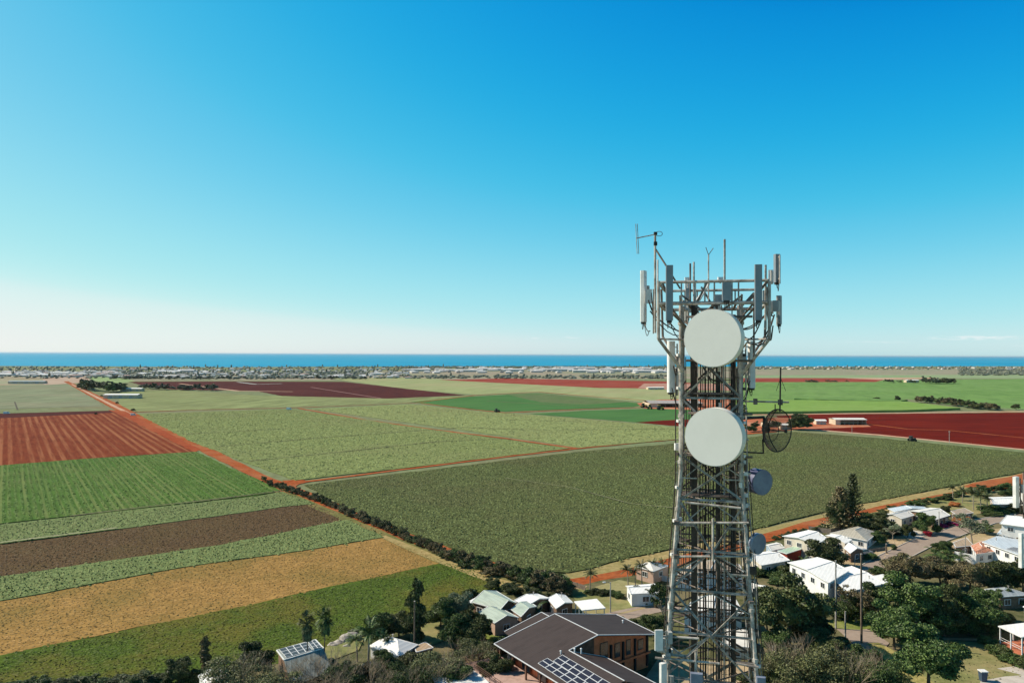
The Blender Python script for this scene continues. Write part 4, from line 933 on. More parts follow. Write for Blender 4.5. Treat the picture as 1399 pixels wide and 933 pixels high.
bm = bmesh.new(); bmesh.ops.create_icosphere(bm, subdivisions=1, radius=.5); bm.verts.index_update()
IV = [v.co.copy() for v in bm.verts]; IF = [[v.index for v in f.verts] for f in bm.faces]; bm.free()
for x, y in spots[60:]:
    p = W(x, y); w = rnd.uniform(7, 15); h = rnd.uniform(3, 6) if rnd.random() < .965 else rnd.uniform(10, 15)
    if h > 9: w = 6
    mb.add([p + Vector((v.x * w * rnd.uniform(.7, 1.2), v.y * w, (v.z + .45) * h * rnd.uniform(.75, 1.15))) for v in IV], IF)
tag(mb.build('tree_cover', L_FAR), 'grey green mass of town trees along the coast', 'trees', kind='stuff')
mr_ = MB()
for i in range(330):
    x, y, q_ = in_town(); p = W(x, y - .3); w, d, h = rnd.uniform(9, 20), rnd.uniform(8, 13), rnd.uniform(3.2, 4.4); an_ = rnd.choice((.2, 1.77)); m3 = Matrix.Rotation(an_, 3, 'Z')
    if q_ == 2 and rnd.random() < .3: w *= 2.2
    A = [p + m3 @ Vector((sx * w / 2, sy * d / 2, h)) for sx, sy in ((-1, -1), (1, -1), (1, 1), (-1, 1))] + [p + m3 @ Vector((-w / 2 + 2, 0, h + 1.6)), p + m3 @ Vector((w / 2 - 2, 0, h + 1.6))] + [p + m3 @ Vector((sx * w / 2 * .94, sy * d / 2 * .94, 0)) for sx, sy in ((-1, -1), (1, -1), (1, 1), (-1, 1))]
    mr_.add(A, [(0, 1, 5, 4), (2, 3, 4, 5), (1, 2, 5), (3, 0, 4), (0, 1, 7, 6), (1, 2, 8, 7), (2, 3, 9, 8), (3, 0, 6, 9)])
mt_, t, b = nt('town_roofs'); g_ = N(t, 'ShaderNodeNewGeometry'); t.links.new(mixc(t, ramp(t, g_.outputs['Random Per Island'], .25, .95), (.66, .63, .58), (.30, .26, .23)), b.inputs['Base Color'])
tag(mr_.build('town_houses', mt_), 'mass of further pale roofed houses of the coastal town', 'houses', kind='stuff')

# ------------------------------------------------------------------ houses
def windows(parent, a, b_, z0, z1, mt_frame=WHITE, every=3.4, w=1.5, n=None, inward=None):
    d = b_ - a; d.z = 0; L = d.length
    if L < 2.2: return
    d.normalize(); nn = Vector((d.y, -d.x, 0))
    if inward is not None and nn.dot(inward - a) > 0: nn = -nn
    mid = (a + b_) / 2
    if nn.dot(CAM - mid) < 0: return
    ang = math.atan2(d.y, d.x); k = n or max(1, int(L / every))
    for i in range(k):
        c = a + d * (L * (i + .5) / k); zc = (z0 + z1) / 2; c = Vector((c.x, c.y, zc)) + nn * .03
        fr = MB(); hh = z1 - z0
        for sx, sz, ww, wh in ((0, hh / 2, w + .16, .1), (0, -hh / 2, w + .16, .1), (-w / 2, 0, .1, hh), (w / 2, 0, .1, hh), (0, 0, .06, hh)):
            fr.box(c + d * sx + Vector((0, 0, sz)) + nn * .02, (ww, .1, wh), ang)
        f = fr.build('window', mt_frame, parent)
        MB().box(c, (w, .06, hh), ang).build('pane', GLASS, f)

def house(corners, ez, rise, style='gable', axis=0, roof=None, wall=None, label='', name='house', cat='house', base=0.0, inset=.93, win=True, gutter=WHITE, th=.16, storeys=1, vent=True):
    """four picture-traced eave corners at their real height -> gable / hip / skillion roof over walls with windows"""
    if ez <= 4.2: ez *= .84
    P = [W(c[0], c[1], ez) for c in corners]
    cen = sum(P, Vector()) / 4
    root = empty(name, (cen.x, cen.y, base), label, cat)
    if axis == 1: P = P[1:] + P[:1]
    up = Vector((0, 0, rise)); ra_ = (P[0] + P[1]) / 2 + up; rb_ = (P[2] + P[3]) / 2 + up
    if style == 'hip':
        k = .5 * min(1.0, (P[0] - P[1]).length / max(1, (P[1] - P[2]).length)); ra_, rb_ = ra_.lerp(rb_, k), rb_.lerp(ra_, k)
    if style == 'flat': faces = [[P[0], P[1], P[2], P[3]]]
    elif style == 'hip': faces = [[P[1], P[2], rb_, ra_], [P[3], P[0], ra_, rb_], [P[0], P[1], ra_], [P[2], P[3], rb_]]
    else: faces = [[P[1], P[2], rb_, ra_], [P[3], P[0], ra_, rb_]]
    rf = MB().slab(faces, th).build('roof', roof, root)
    if gutter:
        g = MB()
        for i in range(4):
            a, b_ = P[i], P[(i + 1) % 4]
            if style == 'gable' and i in (0, 2):
                r_ = ra_ if i == 0 else rb_; g.tube(a, r_, .11, n=4); g.tube(r_, b_, .11, n=4)
            else: g.tube(a - Vector((0, 0, .06)), b_ - Vector((0, 0, .06)), .11, n=4)
        g.build('gutter', gutter, rf)
    if style != 'flat' :
        MB().tube(ra_ + Vector((0, 0, .03)), rb_ + Vector((0, 0, .03)), .10, n=5).build('ridge_cap', gutter or roof, rf)
    if vent:
        v = MB(); c = P[1].lerp(P[2], .35).lerp(P[0] if style == 'flat' else ra_, .55); v.tube(c - Vector((0, 0, .2)), c + Vector((0, 0, .55)), .09, n=6).box(c + Vector((0, 0, .6)), (.3, .3, .08)); v.build('vent_pipe', GALV, rf)
    Q = [Vector((cen.x + (p.x - cen.x) * inset, cen.y + (p.y - cen.y) * inset, p.z)) for p in P]
    if wall is not None:
        if style == 'gable':
            qa = (Q[0] + Q[1]) / 2; qb = (Q[2] + Q[3]) / 2
            pts = [Q[0], qa, Q[1], Q[2], qb, Q[3]]; zt = [Q[0].z - th - .02, qa.z + rise - th - .06, Q[1].z - th - .02, Q[2].z - th - .02, qb.z + rise - th - .06, Q[3].z - th - .02]
        else: pts = Q; zt = [q.z - th - .02 for q in Q]
        wl = MB().prism([(q.x, q.y) for q in pts], base, zt).build('wall', wall, root)
        if win:
            for i in range(4):
                a, b_ = Q[i], Q[(i + 1) % 4]; zt_ = min(a.z, b_.z)
                for s in range(storeys):
                    top = zt_ - .75 - s * 2.8
                    if top - 1.25 > base + .2: windows(root, Vector((a.x, a.y, 0)), Vector((b_.x, b_.y, 0)), top - 1.2, top, inward=cen)
    return root, P, (ra_, rb_), rf
def solar(parent, plane, quad, nx, ny, off=.14):
    a, b_, c = plane; q = [on_plane(x, y, a, b_, c) for x, y in quad]
    n = (b_ - a).cross(c - a).normalized(); n = n if n.z > 0 else -n
    for i in range(nx):
        for j in range(ny):
            def pt(u, v): return q[0].lerp(q[1], u).lerp(q[3].lerp(q[2], u), v) + n * off
            g = .025
            us = (i / nx + g / nx, (i + 1) / nx - g / nx); vs = (j / ny + g / ny, (j + 1) / ny - g / ny)
            A = [pt(us[0], vs[0]), pt(us[1], vs[0]), pt(us[1], vs[1]), pt(us[0], vs[1])]
            p = MB().slab([A] if (A[1] - A[0]).cross(A[2] - A[0]).z > 0 else [A[::-1]], .05).build('solar_panel', SOLAR, parent)
            f = MB()
            for k in range(4): f.tube(A[k], A[(k + 1) % 4], .045, n=4)
            f.build('frame', GALVL, p)
GALVL = simple('bright_aluminium', (.72, .72, .72), (.6, .6, .6), 3, .4)
RW = roofmat('white_metal_roof', (.88, .86, .82), ang=30, dirt=.07, rough=.6, spec=.2)
RW2 = roofmat('white_metal_roof_worn', (.78, .74, .67), ang=-60, dirt=.14, rough=.6, spec=.2)
RG = roofmat('pale_green_roof', (.43, .49, .40), ang=-35)
RGR = roofmat('grey_metal_roof', (.36, .40, .42), ang=10)
RT = roofmat('tan_roof', (.46, .42, .34), ang=40, dirt=.2)
RLB = roofmat('cool_white_roof', (.60, .65, .68), ang=20)
RTAN = roofmat('light_brown_roof', (.46, .33, .21), ang=20, dirt=.2)
RBR = roofmat('charcoal_brown_roof', (.066, .050, .046), ang=60, pitch=.5, dirt=.14, rough=.7, spec=.12)
RMINT = roofmat('mint_green_roof', (.42, .56, .42), ang=30)
WCR = simple('cream_render', (.58, .52, .42), (.48, .42, .34), .6, .9)
WWH = simple('white_render', (.78, .77, .74), (.66, .65, .62), .5, .9)
WPK = simple('pinkish_wall', (.50, .34, .26), (.40, .27, .20), .6, .9)
WRED = simple('red_wall', (.40, .06, .035), (.30, .05, .03), .6, .8)
WBR = simple('brown_brick_wall', (.22, .14, .09), (.15, .09, .06), 1.5, .9)
WORG = simple('orange_timber_wall', (.72, .20, .085), (.56, .14, .055), 1.2, .7)
WBL = simple('blue_grey_wall', (.30, .38, .45), (.24, .31, .38), .6, .8)
TILE = simple('terracotta_tiles', (.42, .13, .065), (.60, .36, .25), 1.6, .9, bmp=.6, bd=.1)
TIMB = simple('stained_timber', (.17, .085, .055), (.11, .055, .035), 1.5, .8)
DECKM = simple('pale_deck', (.50, .33, .27), (.38, .25, .20), 1.2, .85)

# -- white double roof (centre right)
r1 = house([(1076, 768), (1116, 761), (1160, 779), (1132, 796)], 4.6, .5, 'gable', 1, RW, WWH, 'large white roofed house with tall white wall, left half of the white double roof', storeys=1)
r2 = house([(1121, 782), (1163, 773), (1208, 797), (1158, 808)], 4.0, .5, 'gable', 1, RW, WBL, 'white roofed house, lower right half of the white double roof', storeys=1)
house([(1190, 787), (1206, 784), (1228, 795), (1210, 803)], 3.4, 0, 'flat', 0, RW, WCR, 'low white carport roof at the right end of the white double roof', vent=False)
# -- white house upper left of it
house([(1069, 732), (1104, 724), (1130, 735), (1114, 744)], 5.0, .7, 'gable', 1, RW, WCR, 'white roofed house with cream windowed wall next to the red track', storeys=2)
house([(1128, 731), (1135, 729.5), (1164, 737), (1155, 742)], 4.2, .5, 'gable', 1, RW, WCR, 'narrow white roofed wing between the white house and the tan roofed house')
house([(1153, 748), (1166, 743), (1180, 751), (1162, 755.5)], 3.3, .9, 'gable', 0, RW, WBR, 'small white gabled garage with brown wall at the sandy yard')
ho = house([(1134, 728), (1172, 719), (1199, 727.5), (1185, 738.5)], 3.4, 1.3, 'hip', 1, RT, WWH, 'tan roofed house with white arched end wall', storeys=1)
solar(ho[3], (ho[1][0], ho[1][1], ho[2][0]), [(1152, 732), (1160, 725.5), (1167, 727), (1159, 734)], 2, 1)
house([(1062, 752), (1088, 745), (1101, 747.5), (1075, 756)], 3.4, .15, 'flat', 0, RMINT, WRED, 'mint green carport roof over a red wall', vent=False, win=False)
house([(1012, 757), (1048, 753), (1079, 765), (1040, 772)], 3.6, .9, 'gable', 1, RW, WCR, 'white roofed house just right of the tower below the small blue dish')
house([(1046, 744), (1060, 741), (1072, 748), (1054, 752)], 3.4, .5, 'gable', 1, RW2, WBL, 'small white roofed outbuilding left of the mint green carport')
house([(1020, 804), (1031, 798), (1049, 800), (1036, 812)], 3.6, .8, 'gable', 0, RW2, WPK, 'pale roofed shed between the tower and the big dark round tree')
# -- behind the tower
house([(922, 787), (945, 770), (1010, 771), (1018, 786)], 4.0, 1.2, 'gable', 1, RTAN, WWH, 'light brown roofed white house seen through the tower')
house([(932, 836), (950, 815), (1005, 818), (1016, 838)], 4.5, .6, 'gable', 1, RW2, WWH, 'white walled house seen through the tower below the light brown roof')
house([(985, 880), (990, 858), (1020, 860), (1026, 884)], 3.0, .3, 'flat', 0, RW2, WCR, 'pale shed seen through the lower right of the tower')
house([(855, 800), (893, 797), (903, 809), (862, 811)], 3.6, .5, 'gable', 1, RW, WWH, 'long white roofed cottage left of the tower')
house([(868, 773), (884, 768), (914, 772), (893, 780)], 4.0, 1.0, 'hip', 1, RW2, WPK, 'pink walled white roofed house behind the palm cluster', storeys=1)
# -- carport with posts
def canopy(corners, ez, roofm, label, rise=0.0, name='carport', cat='carport', floor=None, postm=WHITE, base=0.0):
    P = [W(x, y, ez) for x, y in corners]; cen = sum(P, Vector()) / 4; root = empty(name, (cen.x, cen.y, base), label, cat)
    rf = MB().slab([P], .18).build('roof', roofm, root); g = MB()
    for k in range(4): g.tube(P[k] - Vector((0, 0, .1)), P[(k + 1) % 4] - Vector((0, 0, .1)), .12, n=4)
    g.build('fascia', WHITE, rf)
    for k in range(4):
        q = cen.lerp(P[k], .93); MB().box(Vector((q.x, q.y, (base + ez - .2) / 2)), (.18, .18, ez - .2 - base)).build('post', postm, root)
        if k in (0, 3):
            q2 = cen.lerp((P[k] + P[(k + 1) % 4]) / 2, .93); MB().box(Vector((q2.x, q2.y, (base + ez - .2) / 2)), (.18, .18, ez - .2 - base)).build('post', postm, root)
    return root, P, cen
canopy([(785, 821), (815, 817.5), (827, 830), (796, 833)], 3.2, RW, 'white carport roof on posts at the edge of the lawn')
house([(748, 817), (772, 812.5), (783, 823), (760, 831)], 3.4, .6, 'gable', 0, RW, WBR, 'white roofed house with dark open side behind the dark roofed house')
house([(702, 820), (735, 811), (752, 817), (722, 826)], 3.4, .6, 'gable', 0, RW, WBR, 'white roofed house behind the pale green roof')
# -- pale green roof, three gables
root = empty('house', W(680, 835, 3.2) * 1.0 - Vector((0, 0, 3.2)), 'pale green roofed house with several gables and dark gable ends', 'house')
def gable_on(root, ev, ez, rise, roof, wall, base=0, gut=WHITE):
    """ev: eave corners a,b (gable end) c,d (other end)"""
    P = [W(x, y, ez) for x, y in ev]; cen = sum(P, Vector()) / 4; up = Vector((0, 0, rise)); ra_ = (P[0] + P[1]) / 2 + up; rb_ = (P[2] + P[3]) / 2 + up
    rf = MB().slab([[P[1], P[2], rb_, ra_], [P[3], P[0], ra_, rb_]], .15).build('roof', roof, root)
    g = MB()
    for s, e in ((P[0], ra_), (ra_, P[1]), (P[2], rb_), (rb_, P[3]), (P[1], P[2]), (P[3], P[0])): g.tube(s, e, .09, n=4)
    g.build('gutter', gut, rf); MB().tube(ra_, rb_, .09, n=5).build('ridge_cap', roof, rf)
    Q = [cen + (p - cen) * .92 for p in P]; qa = (Q[0] + Q[1]) / 2; qb = (Q[2] + Q[3]) / 2
    MB().prism([(q.x, q.y) for q in (Q[0], qa, Q[1], Q[2], qb, Q[3])], base, [ez - .2, ez + rise - .25, ez - .2, ez - .2, ez + rise - .25, ez - .2]).build('wall', wall, root)
    for i in (0, 1, 2, 3): windows(root, Vector((Q[i].x, Q[i].y, 0)), Vector((Q[(i + 1) % 4].x, Q[(i + 1) % 4].y, 0)), ez - 1.9, ez - .8, inward=cen)
    return rf, P, (ra_, rb_)
gable_on(root, [(683, 833), (706, 823.5), (678, 807), (644, 822)], 3.1, 1.3, RG, WBR)
gable_on(root, [(676, 851), (709, 843.5), (685, 831), (652, 837)], 2.9, 1.0, RG, WPK)
gable_on(root, [(712, 842), (733, 828), (722, 821), (698, 832)], 2.9, .7, RG, WBR)
MB().slab([[W(638, 822, 2.7), W(652, 814.5, 3.1), W(656, 817, 3.1), W(643, 825, 2.7)]], .1).build('awning', WHITE, root)
# -- white hip roof, tan box, skillion
house([(504, 882), (528, 868), (571, 880), (546, 896)], 2.9, 1.3, 'hip', 0, RW, WWH, 'white hip roofed house among trees at the bottom left')
house([(566, 883), (581, 876.5), (592, 884), (569, 890)], 2.6, 0, 'flat', 0, RTAN, WBR, 'small tan box roofed shed beside the white hip roof', name='shed', cat='shed', vent=False, win=False)
house([(590, 925), (642, 909), (668, 932), (610, 952)], 3.4, 0, 'flat', 0, RW, WWH, 'white skillion roof at the bottom edge left of the timber deck', vent=False)
house([(271, 923), (300, 914), (316, 926), (284, 938)], 2.8, .5, 'gable', 0, RW, WWH, 'small white roof half hidden by scrub beside the conical cypress', vent=False)
# solar shed
root = empty('shed', (W(410, 915).x, W(410, 915).y, 0), 'grey corrugated shed with solar panels on its far roof slope', 'shed')
P = [W(378, 888, 3.2), W(388, 901, 4.8), W(398, 938, 2.6), W(454, 915, 2.6), W(442, 885, 4.8), W(431, 873.5, 3.2)]
rs = MB().slab([[P[0], P[1], P[4], P[5]], [P[1], P[2], P[3], P[4]]], .12).build('roof', roofmat('grey_corrugated', (.30, .32, .29), ang=-15, dirt=.25), root)
cen = sum(P, Vector()) / 6; Q = [cen + (p - cen) * .93 for p in P]
MB().prism([(q.x, q.y) for q in Q], 0, [p.z - .2 for p in P]).build('wall', WBR, root)
g = MB()
for a, b_ in ((0, 1), (1, 4), (4, 5), (5, 0)): g.tube(P[a], P[b_], .12, n=4)
g.build('flashing', WHITE, rs)
solar(rs, (P[0], P[1], P[4]), [(381, 887.5), (419, 878), (427, 889), (391, 899)], 4, 3)
solar(rs, (P[0], P[1], P[4]), [(421, 877.5), (431, 875), (440, 884.5), (429, 888)], 2, 3)
# -- right-hand houses
house([(1206, 703), (1232, 698), (1249, 703.5), (1232, 708.5)], 3.4, .9, 'gable', 1, RW2, WCR, 'front wing of the grey white roofed house with dark carport')
house([(1238, 697), (1270, 693.5), (1298, 703.5), (1277, 710)], 3.6, 1.0, 'gable', 1, RW2, WBR, 'large grey white roofed house behind the pink bougainvillea')
house([(1213, 694.5), (1262, 692), (1270, 695.5), (1222, 699)], 3.6, .7, 'gable', 0, RLB, WCR, 'rear wing of the grey white roofed house at the field side')
house([(1299, 697.5), (1318, 694), (1330, 700), (1308, 704)], 2.8, 0, 'flat', 0, RTAN, WBR, 'flat tan roofed shed left of the far palms', name='shed', cat='shed', vent=False)
house([(1351, 679), (1392, 678), (1396, 688), (1357, 689)], 4.0, .7, 'gable', 1, RW, WPK, 'long white roofed house behind the far palms')
house([(1366, 715), (1385, 706), (1430, 708), (1420, 722)], 7.0, 1.4, 'gable', 0, RW, WWH, 'white two storey house at the right edge', storeys=2)
hs = house([(1362, 729), (1368, 722), (1420, 727), (1415, 736)], 4.2, .1, 'flat', 0, RLB, WWH, 'low wing with a row of solar panels on the white two storey house', vent=False)
solar(hs[3], (hs[1][0], hs[1][1], hs[1][2]), [(1366, 726.5), (1369, 723), (1396, 726), (1394, 730)], 6, 1)
hs = house([(1342, 740), (1362, 732), (1425, 742), (1412, 765)], 4.4, .3, 'flat', 0, RLB, WWH, 'broad pale grey roof with solar panels at the right edge')
solar(hs[3], (hs[1][0], hs[1][1], hs[1][2]), [(1374, 750), (1384, 747.5), (1410, 753), (1402, 758)], 5, 2)
house([(1326, 745), (1342, 738.5), (1359, 753), (1334, 757)], 3.4, .8, 'hip', 0, TILE, WWH, 'orange terracotta tiled roof beside the white terrace')
house([(1302, 741), (1320, 734), (1330, 744.5), (1306, 747)], 3.4, 0, 'flat', 0, RTAN, WBR, 'flat tan roof behind the garden palms', vent=False)
# terrace with white walls
root = empty('terrace', W(1325, 768), 'white walled terrace with railing in front of the orange tiled roof', 'terrace')
a, b_, c = W(1304, 766), W(1334, 772), W(1362, 762)
mb = MB()
for s, e in ((a, b_), (b_, c)):
    d = e - s; L = d.length; mb.box((s + e) / 2 + Vector((0, 0, 1.3)), (L, .25, 2.6), math.atan2(d.y, d.x))
mb.build('wall', WWH, root); mb = MB()
for s, e in ((a, b_), (b_, c)):
    for k in range(12):
        p = s.lerp(e, k / 11); mb.tube(p + Vector((0, 0, 2.6)), p + Vector((0, 0, 3.7)), .04, n=4)
    mb.tube(s + Vector((0, 0, 3.7)), e + Vector((0, 0, 3.7)), .05, n=4)
mb.build('railing', BLACK, root)
house([(1345, 804.5), (1372, 801), (1408, 812), (1366, 815)], 3.6, .8, 'hip', 0, RGR, WBR, 'grey hip roofed house among dark trees at the right')
rt, P, cen = canopy([(1364, 854.5), (1402, 850), (1435, 862), (1396, 869.5)], 4.0, RW, 'white veranda roof on white posts over an orange deck at the right edge', name='veranda', cat='veranda')
q = [cen.lerp(p, .92) for p in P]; MB().prism([(p.x, p.y) for p in q], 0, .9).build('deck', simple('orange_deck', (.5, .17, .09), (.4, .12, .06), 1.5, .8), rt)
rl = MB()
for z in (1.5, 1.9): rl.tube(Vector((q[0].x, q[0].y, z)), Vector((q[3].x, q[3].y, z)), .04, n=4)
rl.build('railing', WHITE, rt)
house([(1398, 828), (1410, 824), (1440, 832), (1425, 842)], 6.0, 0, 'flat', 0, RW, WWH, 'white flat roofed block cut by the right edge', vent=False, win=False)

# -- the dark roofed house
root = empty('house', (W(790, 905).x, W(790, 905).y, 0), 'large house with charcoal brown roofs, solar panels and orange timber walls', 'house')
Z0, Z1 = 6.0, 9.0
RF_ = W(758, 838, Z1); RN = W(817, 867, Z1)               # ridge far, near
LF = W(675, 879, Z0); dvec = (RN - RF_); LN = LF + dvec    # left eave parallel to ridge
DF = W(842, 839, Z0); DN = W(898, 866, Z0)
KN = RN.lerp(LN, .47)                                       # where the near rake meets the lower wing
ext = dvec.normalized() * 13.5
LN2 = LN + ext; KN2 = KN + ext
br = MB().slab([[LF, LN, RN, RF_]], .2).build('roof', RBR, root)
MB().slab([[LN, LN2, KN2, KN]], .2).build('roof', RBR, root)
MB().slab([[RF_, RN, DN, DF]], .2).build('roof', RBR, root)
W1 = W(826, 896.5, 5.9); W2 = W(886, 931.5, 5.9)
WK = KN + Vector((.4, .3, -.25)); WK2 = KN2 + Vector((.4, .3, -.25))
rw = MB().slab([[WK, WK2, WK2 + (W1 - WK) * 1.0, W1]], .18).build('roof', RBR, root)
B0 = W(689, 862.5, 5.6); B1 = W(740, 836, 7.9); B2 = W(770, 852, 7.6); B3 = W(712, 880, 5.3)
MB().slab([[B0, B3, B2, B1]], .15).build('roof', RBR, root)
MB().slab([[B1, B2, W(800, 850, 6.8), W(764, 836, 7.0)]], .15).build('roof', RBR, root)
g = MB()
for s, e in ((RF_, RN), (RF_, LF), (LF, LN2), (RN, KN), (KN, KN2), (RN, DN), (DN, DF), (DF, RF_), (W1, W1 + (WK2 - WK)), (B0, B1), (B1, B2), (WK, W1)): g.tube(s, e, .09, n=4)
g.build('flashing', GALVL, br)
# walls
def wallseg(a, b_, z0, z1a, z1b, mat, nm='wall', t_=.2):
    a = Vector((a.x, a.y, 0)); b_ = Vector((b_.x, b_.y, 0)); d = (b_ - a).normalized(); nn = Vector((-d.y, d.x, 0)) * t_
    return MB().add([a + Vector((0, 0, z0)), b_ + Vector((0, 0, z0)), b_ + nn + Vector((0, 0, z0)), a + nn + Vector((0, 0, z0)), a + Vector((0, 0, z1a)), b_ + Vector((0, 0, z1b)), b_ + nn + Vector((0, 0, z1b)), a + nn + Vector((0, 0, z1a))],
             [(0, 1, 5, 4), (1, 2, 6, 5), (2, 3, 7, 6), (3, 0, 4, 7), (4, 5, 6, 7), (3, 2, 1, 0)]).build(nm, mat, root)
inn = (LF - RF_).normalized() * 1.0; bk = -dvec.normalized() * 1.2
rN_ = RN + bk; dN_ = DN + bk - (DN - RN).normalized() * 1.2; dF_ = DF - bk - (DN - RN).normalized() * 1.2
lN_ = LN + (RN - LN).normalized() * 2.6; lF_ = LF - bk + (RN - LN).normalized() * 2.6; lN2_ = LN2 + bk + (RN - LN).normalized() * 2.6; kN2 = KN2 + bk
wallseg(rN_, dN_, 0, Z1 - .5, Z0 - .1, WORG); wallseg(dN_, dF_, 0, Z0 - .1, Z0 - .1, WORG)
wallseg(rN_, KN + bk, 0, Z1 - .5, 7.2, TIMB)
wallseg(KN + bk, kN2, 0, 6.9, 6.9, TIMB)
wallseg(lF_, lN2_, 0, Z0 + .2, Z0 + .2, WORG); wallseg(lF_, RF_ - bk, 0, Z0 + .2, Z1 - .4, WORG)
wallseg(lN2_, kN2, 0, 6.2, 6.9, WORG)
# windows in the orange wall and glazing under the gable
cen = (RF_ + RN + DN + DF) / 4
dd = (dN_ - rN_); nfac = Vector((dd.y, -dd.x, 0)).normalized(); nfac = nfac if nfac.dot(CAM - cen) > 0 else -nfac; an = math.atan2(dd.y, dd.x)
for f, ww, z0, z1 in ((.18, 1.6, 3.6, 6.8), (.42, 1.1, 3.8, 6.0), (.62, .9, 3.6, 6.0), (.85, 1.2, 3.8, 5.4)):
    c = rN_.lerp(dN_, f); c = Vector((c.x, c.y, (z0 + z1) / 2)) + nfac * .06
    fr = MB().box(c, (ww + .24, .10, z1 - z0 + .24), an).build('window', TIMB, root); MB().box(c + nfac * .05, (ww, .06, z1 - z0), an).build('pane', GLASS, fr)
for f in (.3, .52, .74, .97):
    c = rN_.lerp(dN_, f); MB().box(Vector((c.x, c.y, 3.2)) + nfac * .15, (.35, .35, 6.2 - f), an).build('column', BLACK, root)
MB().box(Vector((rN_.lerp(dN_, .5).x, rN_.lerp(dN_, .5).y, 2.9)) + nfac * .25, (dd.length, .5, .3), an).build('floor_band', WORG, root)
for f in (.25, .5, .75):
    c = rN_.lerp(KN + bk, f); e2 = (KN - RN); n2 = Vector((e2.y, -e2.x, 0)).normalized(); n2 = n2 if n2.dot(CAM - c) > 0 else -n2
    fr = MB().box(Vector((c.x, c.y, 6.3)) + n2 * .05, (1.6, .1, 1.6), math.atan2(e2.y, e2.x)).build('window', WCR, root); MB().box(Vector((c.x, c.y, 6.3)) + n2 * .1, (1.3, .06, 1.3), math.atan2(e2.y, e2.x)).build('pane', GLASS, fr)
# wall below the lower wing
wv = (WK2 - WK)
wallseg(W1 + bk * 0 - (W1 - WK).normalized() * 1.0, W1 + wv - (W1 - WK).normalized() * 1.0, 0, 5.6, 5.6, TIMB)
# verandah posts, deck and railings along the left eave
dn = dvec.normalized(); out = (LF - RF_).normalized(); out.z = 0; out.normalize()
dk = [LF - bk + out * 4.5 - dn * 3, LN2 + out * 4.5, LN2 - out * 2.2, LF - bk - out * 2.2 - dn * 3]
MB().prism([(p.x, p.y) for p in dk], 2.75, 3.0).build('deck', DECKM, root)
Lt = (LN2 - LF).length
for k in range(7):
    p = LF + dn * (1 + (Lt - 2) * k / 6) - out * .6
    MB().box(Vector((p.x, p.y, 4.4)), (.26, .26, 2.9), math.atan2(dn.y, dn.x)).build('post', TIMB, root)
    q = p + out * 4.8; MB().box(Vector((q.x, q.y, 1.4)), (.26, .26, 2.8)).build('post', TIMB, root)
def rail(a, b_, z, mat=TIMB, hh=1.05, n=None):
    mb = MB(); L = (b_ - a).length; n = n or max(2, int(L / 1.6))
    for k in range(n + 1):
        p = a.lerp(b_, k / n); mb.tube(Vector((p.x, p.y, z)), Vector((p.x, p.y, z + hh)), .06, n=4)
    for zz in (hh, hh * .7, hh * .4): mb.tube(Vector((a.x, a.y, z + zz)), Vector((b_.x, b_.y, z + zz)), .045, n=4)
    return mb.build('railing', mat, root)
rail(dk[0], dk[1], 3.0); rail(dk[3], dk[0], 3.0)
low = [p + out * 3.2 for p in (dk[0], dk[1])]
MB().prism([(p.x, p.y) for p in (low[0], low[1], dk[1], dk[0])], 1.2, 1.4).build('deck', DECKM, root); rail(low[0], low[1], 1.4)
for k in range(6):
    p = LF + dn * (2 + (Lt - 3) * k / 5) - out * 2.3
    fr = MB().box(Vector((p.x, p.y, 4.4)) + out * .1, (2.4, .12, 2.4), math.atan2(dn.y, dn.x)).build('window', TIMB, root); MB().box(Vector((p.x, p.y, 4.4)) + out * .18, (2.2, .06, 2.2), math.atan2(dn.y, dn.x)).build('pane', GLASS, fr)
# solar arrays
pl = (LF, LN, RN)
solar(br, pl, [(735, 906.5), (748, 899.5), (812, 939), (797, 948)], 2, 6)
solar(br, pl, [(756, 903.5), (768.5, 895), (836, 935), (822, 946)], 2, 6)
for x, y in ((785, 890), (794, 890), (851, 851), (766, 893)):
    p = on_plane(x, y, *pl) if x < 800 else on_plane(x, y, RF_, RN, DN); MB().tube(p - Vector((0, 0, .3)), p + Vector((0, 0, .5)), .12, n=7).disc(p + Vector((0, 0, .5)), (0, 0, 1), .2, 10, dome=.12).build('roof_vent', GALVL, br)

# ------------------------------------------------------------------ farm sheds
def shed(px, py, w, d, h, rot, roofm, wallm, label, openside=True, rise=1.0, name='farm_shed'):
    p = W(px, py); root = empty(name, p, label, 'shed'); m3 = Matrix.Rotation(rot, 3, 'Z')
    def L(x, y, z): return p + m3 @ Vector((x, y, z))
    rf = MB().slab([[L(-w / 2 - .4, -d / 2 - .4, h), L(w / 2 + .4, -d / 2 - .4, h), L(w / 2 + .4, 0, h + rise), L(-w / 2 - .4, 0, h + rise)], [L(-w / 2 - .4, 0, h + rise), L(w / 2 + .4, 0, h + rise), L(w / 2 + .4, d / 2 + .4, h), L(-w / 2 - .4, d / 2 + .4, h)]], .15).build('roof', roofm, root)
    wl = MB()
    wl.box(L(0, d / 2 - .1, h / 2), (w, .2, h - .1), rot); wl.box(L(-w / 2 + .1, 0, h / 2), (.2, d - .5, h - .1), rot); wl.box(L(w / 2 - .1, 0, h / 2), (.2, d - .5, h - .1), rot)
    if openside: wl.box(L(-w * .42, -d / 2 + .1, h / 2), (w * .16, .2, h - .1), rot)
    else: wl.box(L(0, -d / 2 + .1, h / 2), (w, .2, h - .1), rot)
    wl.build('wall', wallm, root)
    if openside:
        for k in range(1, 6): MB().box(L(-w * .34 + w * .84 * k / 6, -d / 2 + .2, h / 2), (.25, .25, h - .1), rot).build('post', GALV, root)
    else:
        for k in range(3): MB().box(L(-w * .3 + w * .3 * k, -d / 2 - .05, h * .4), (w * .1, .1, h * .7), rot).build('door', BOXG, root)
    return root
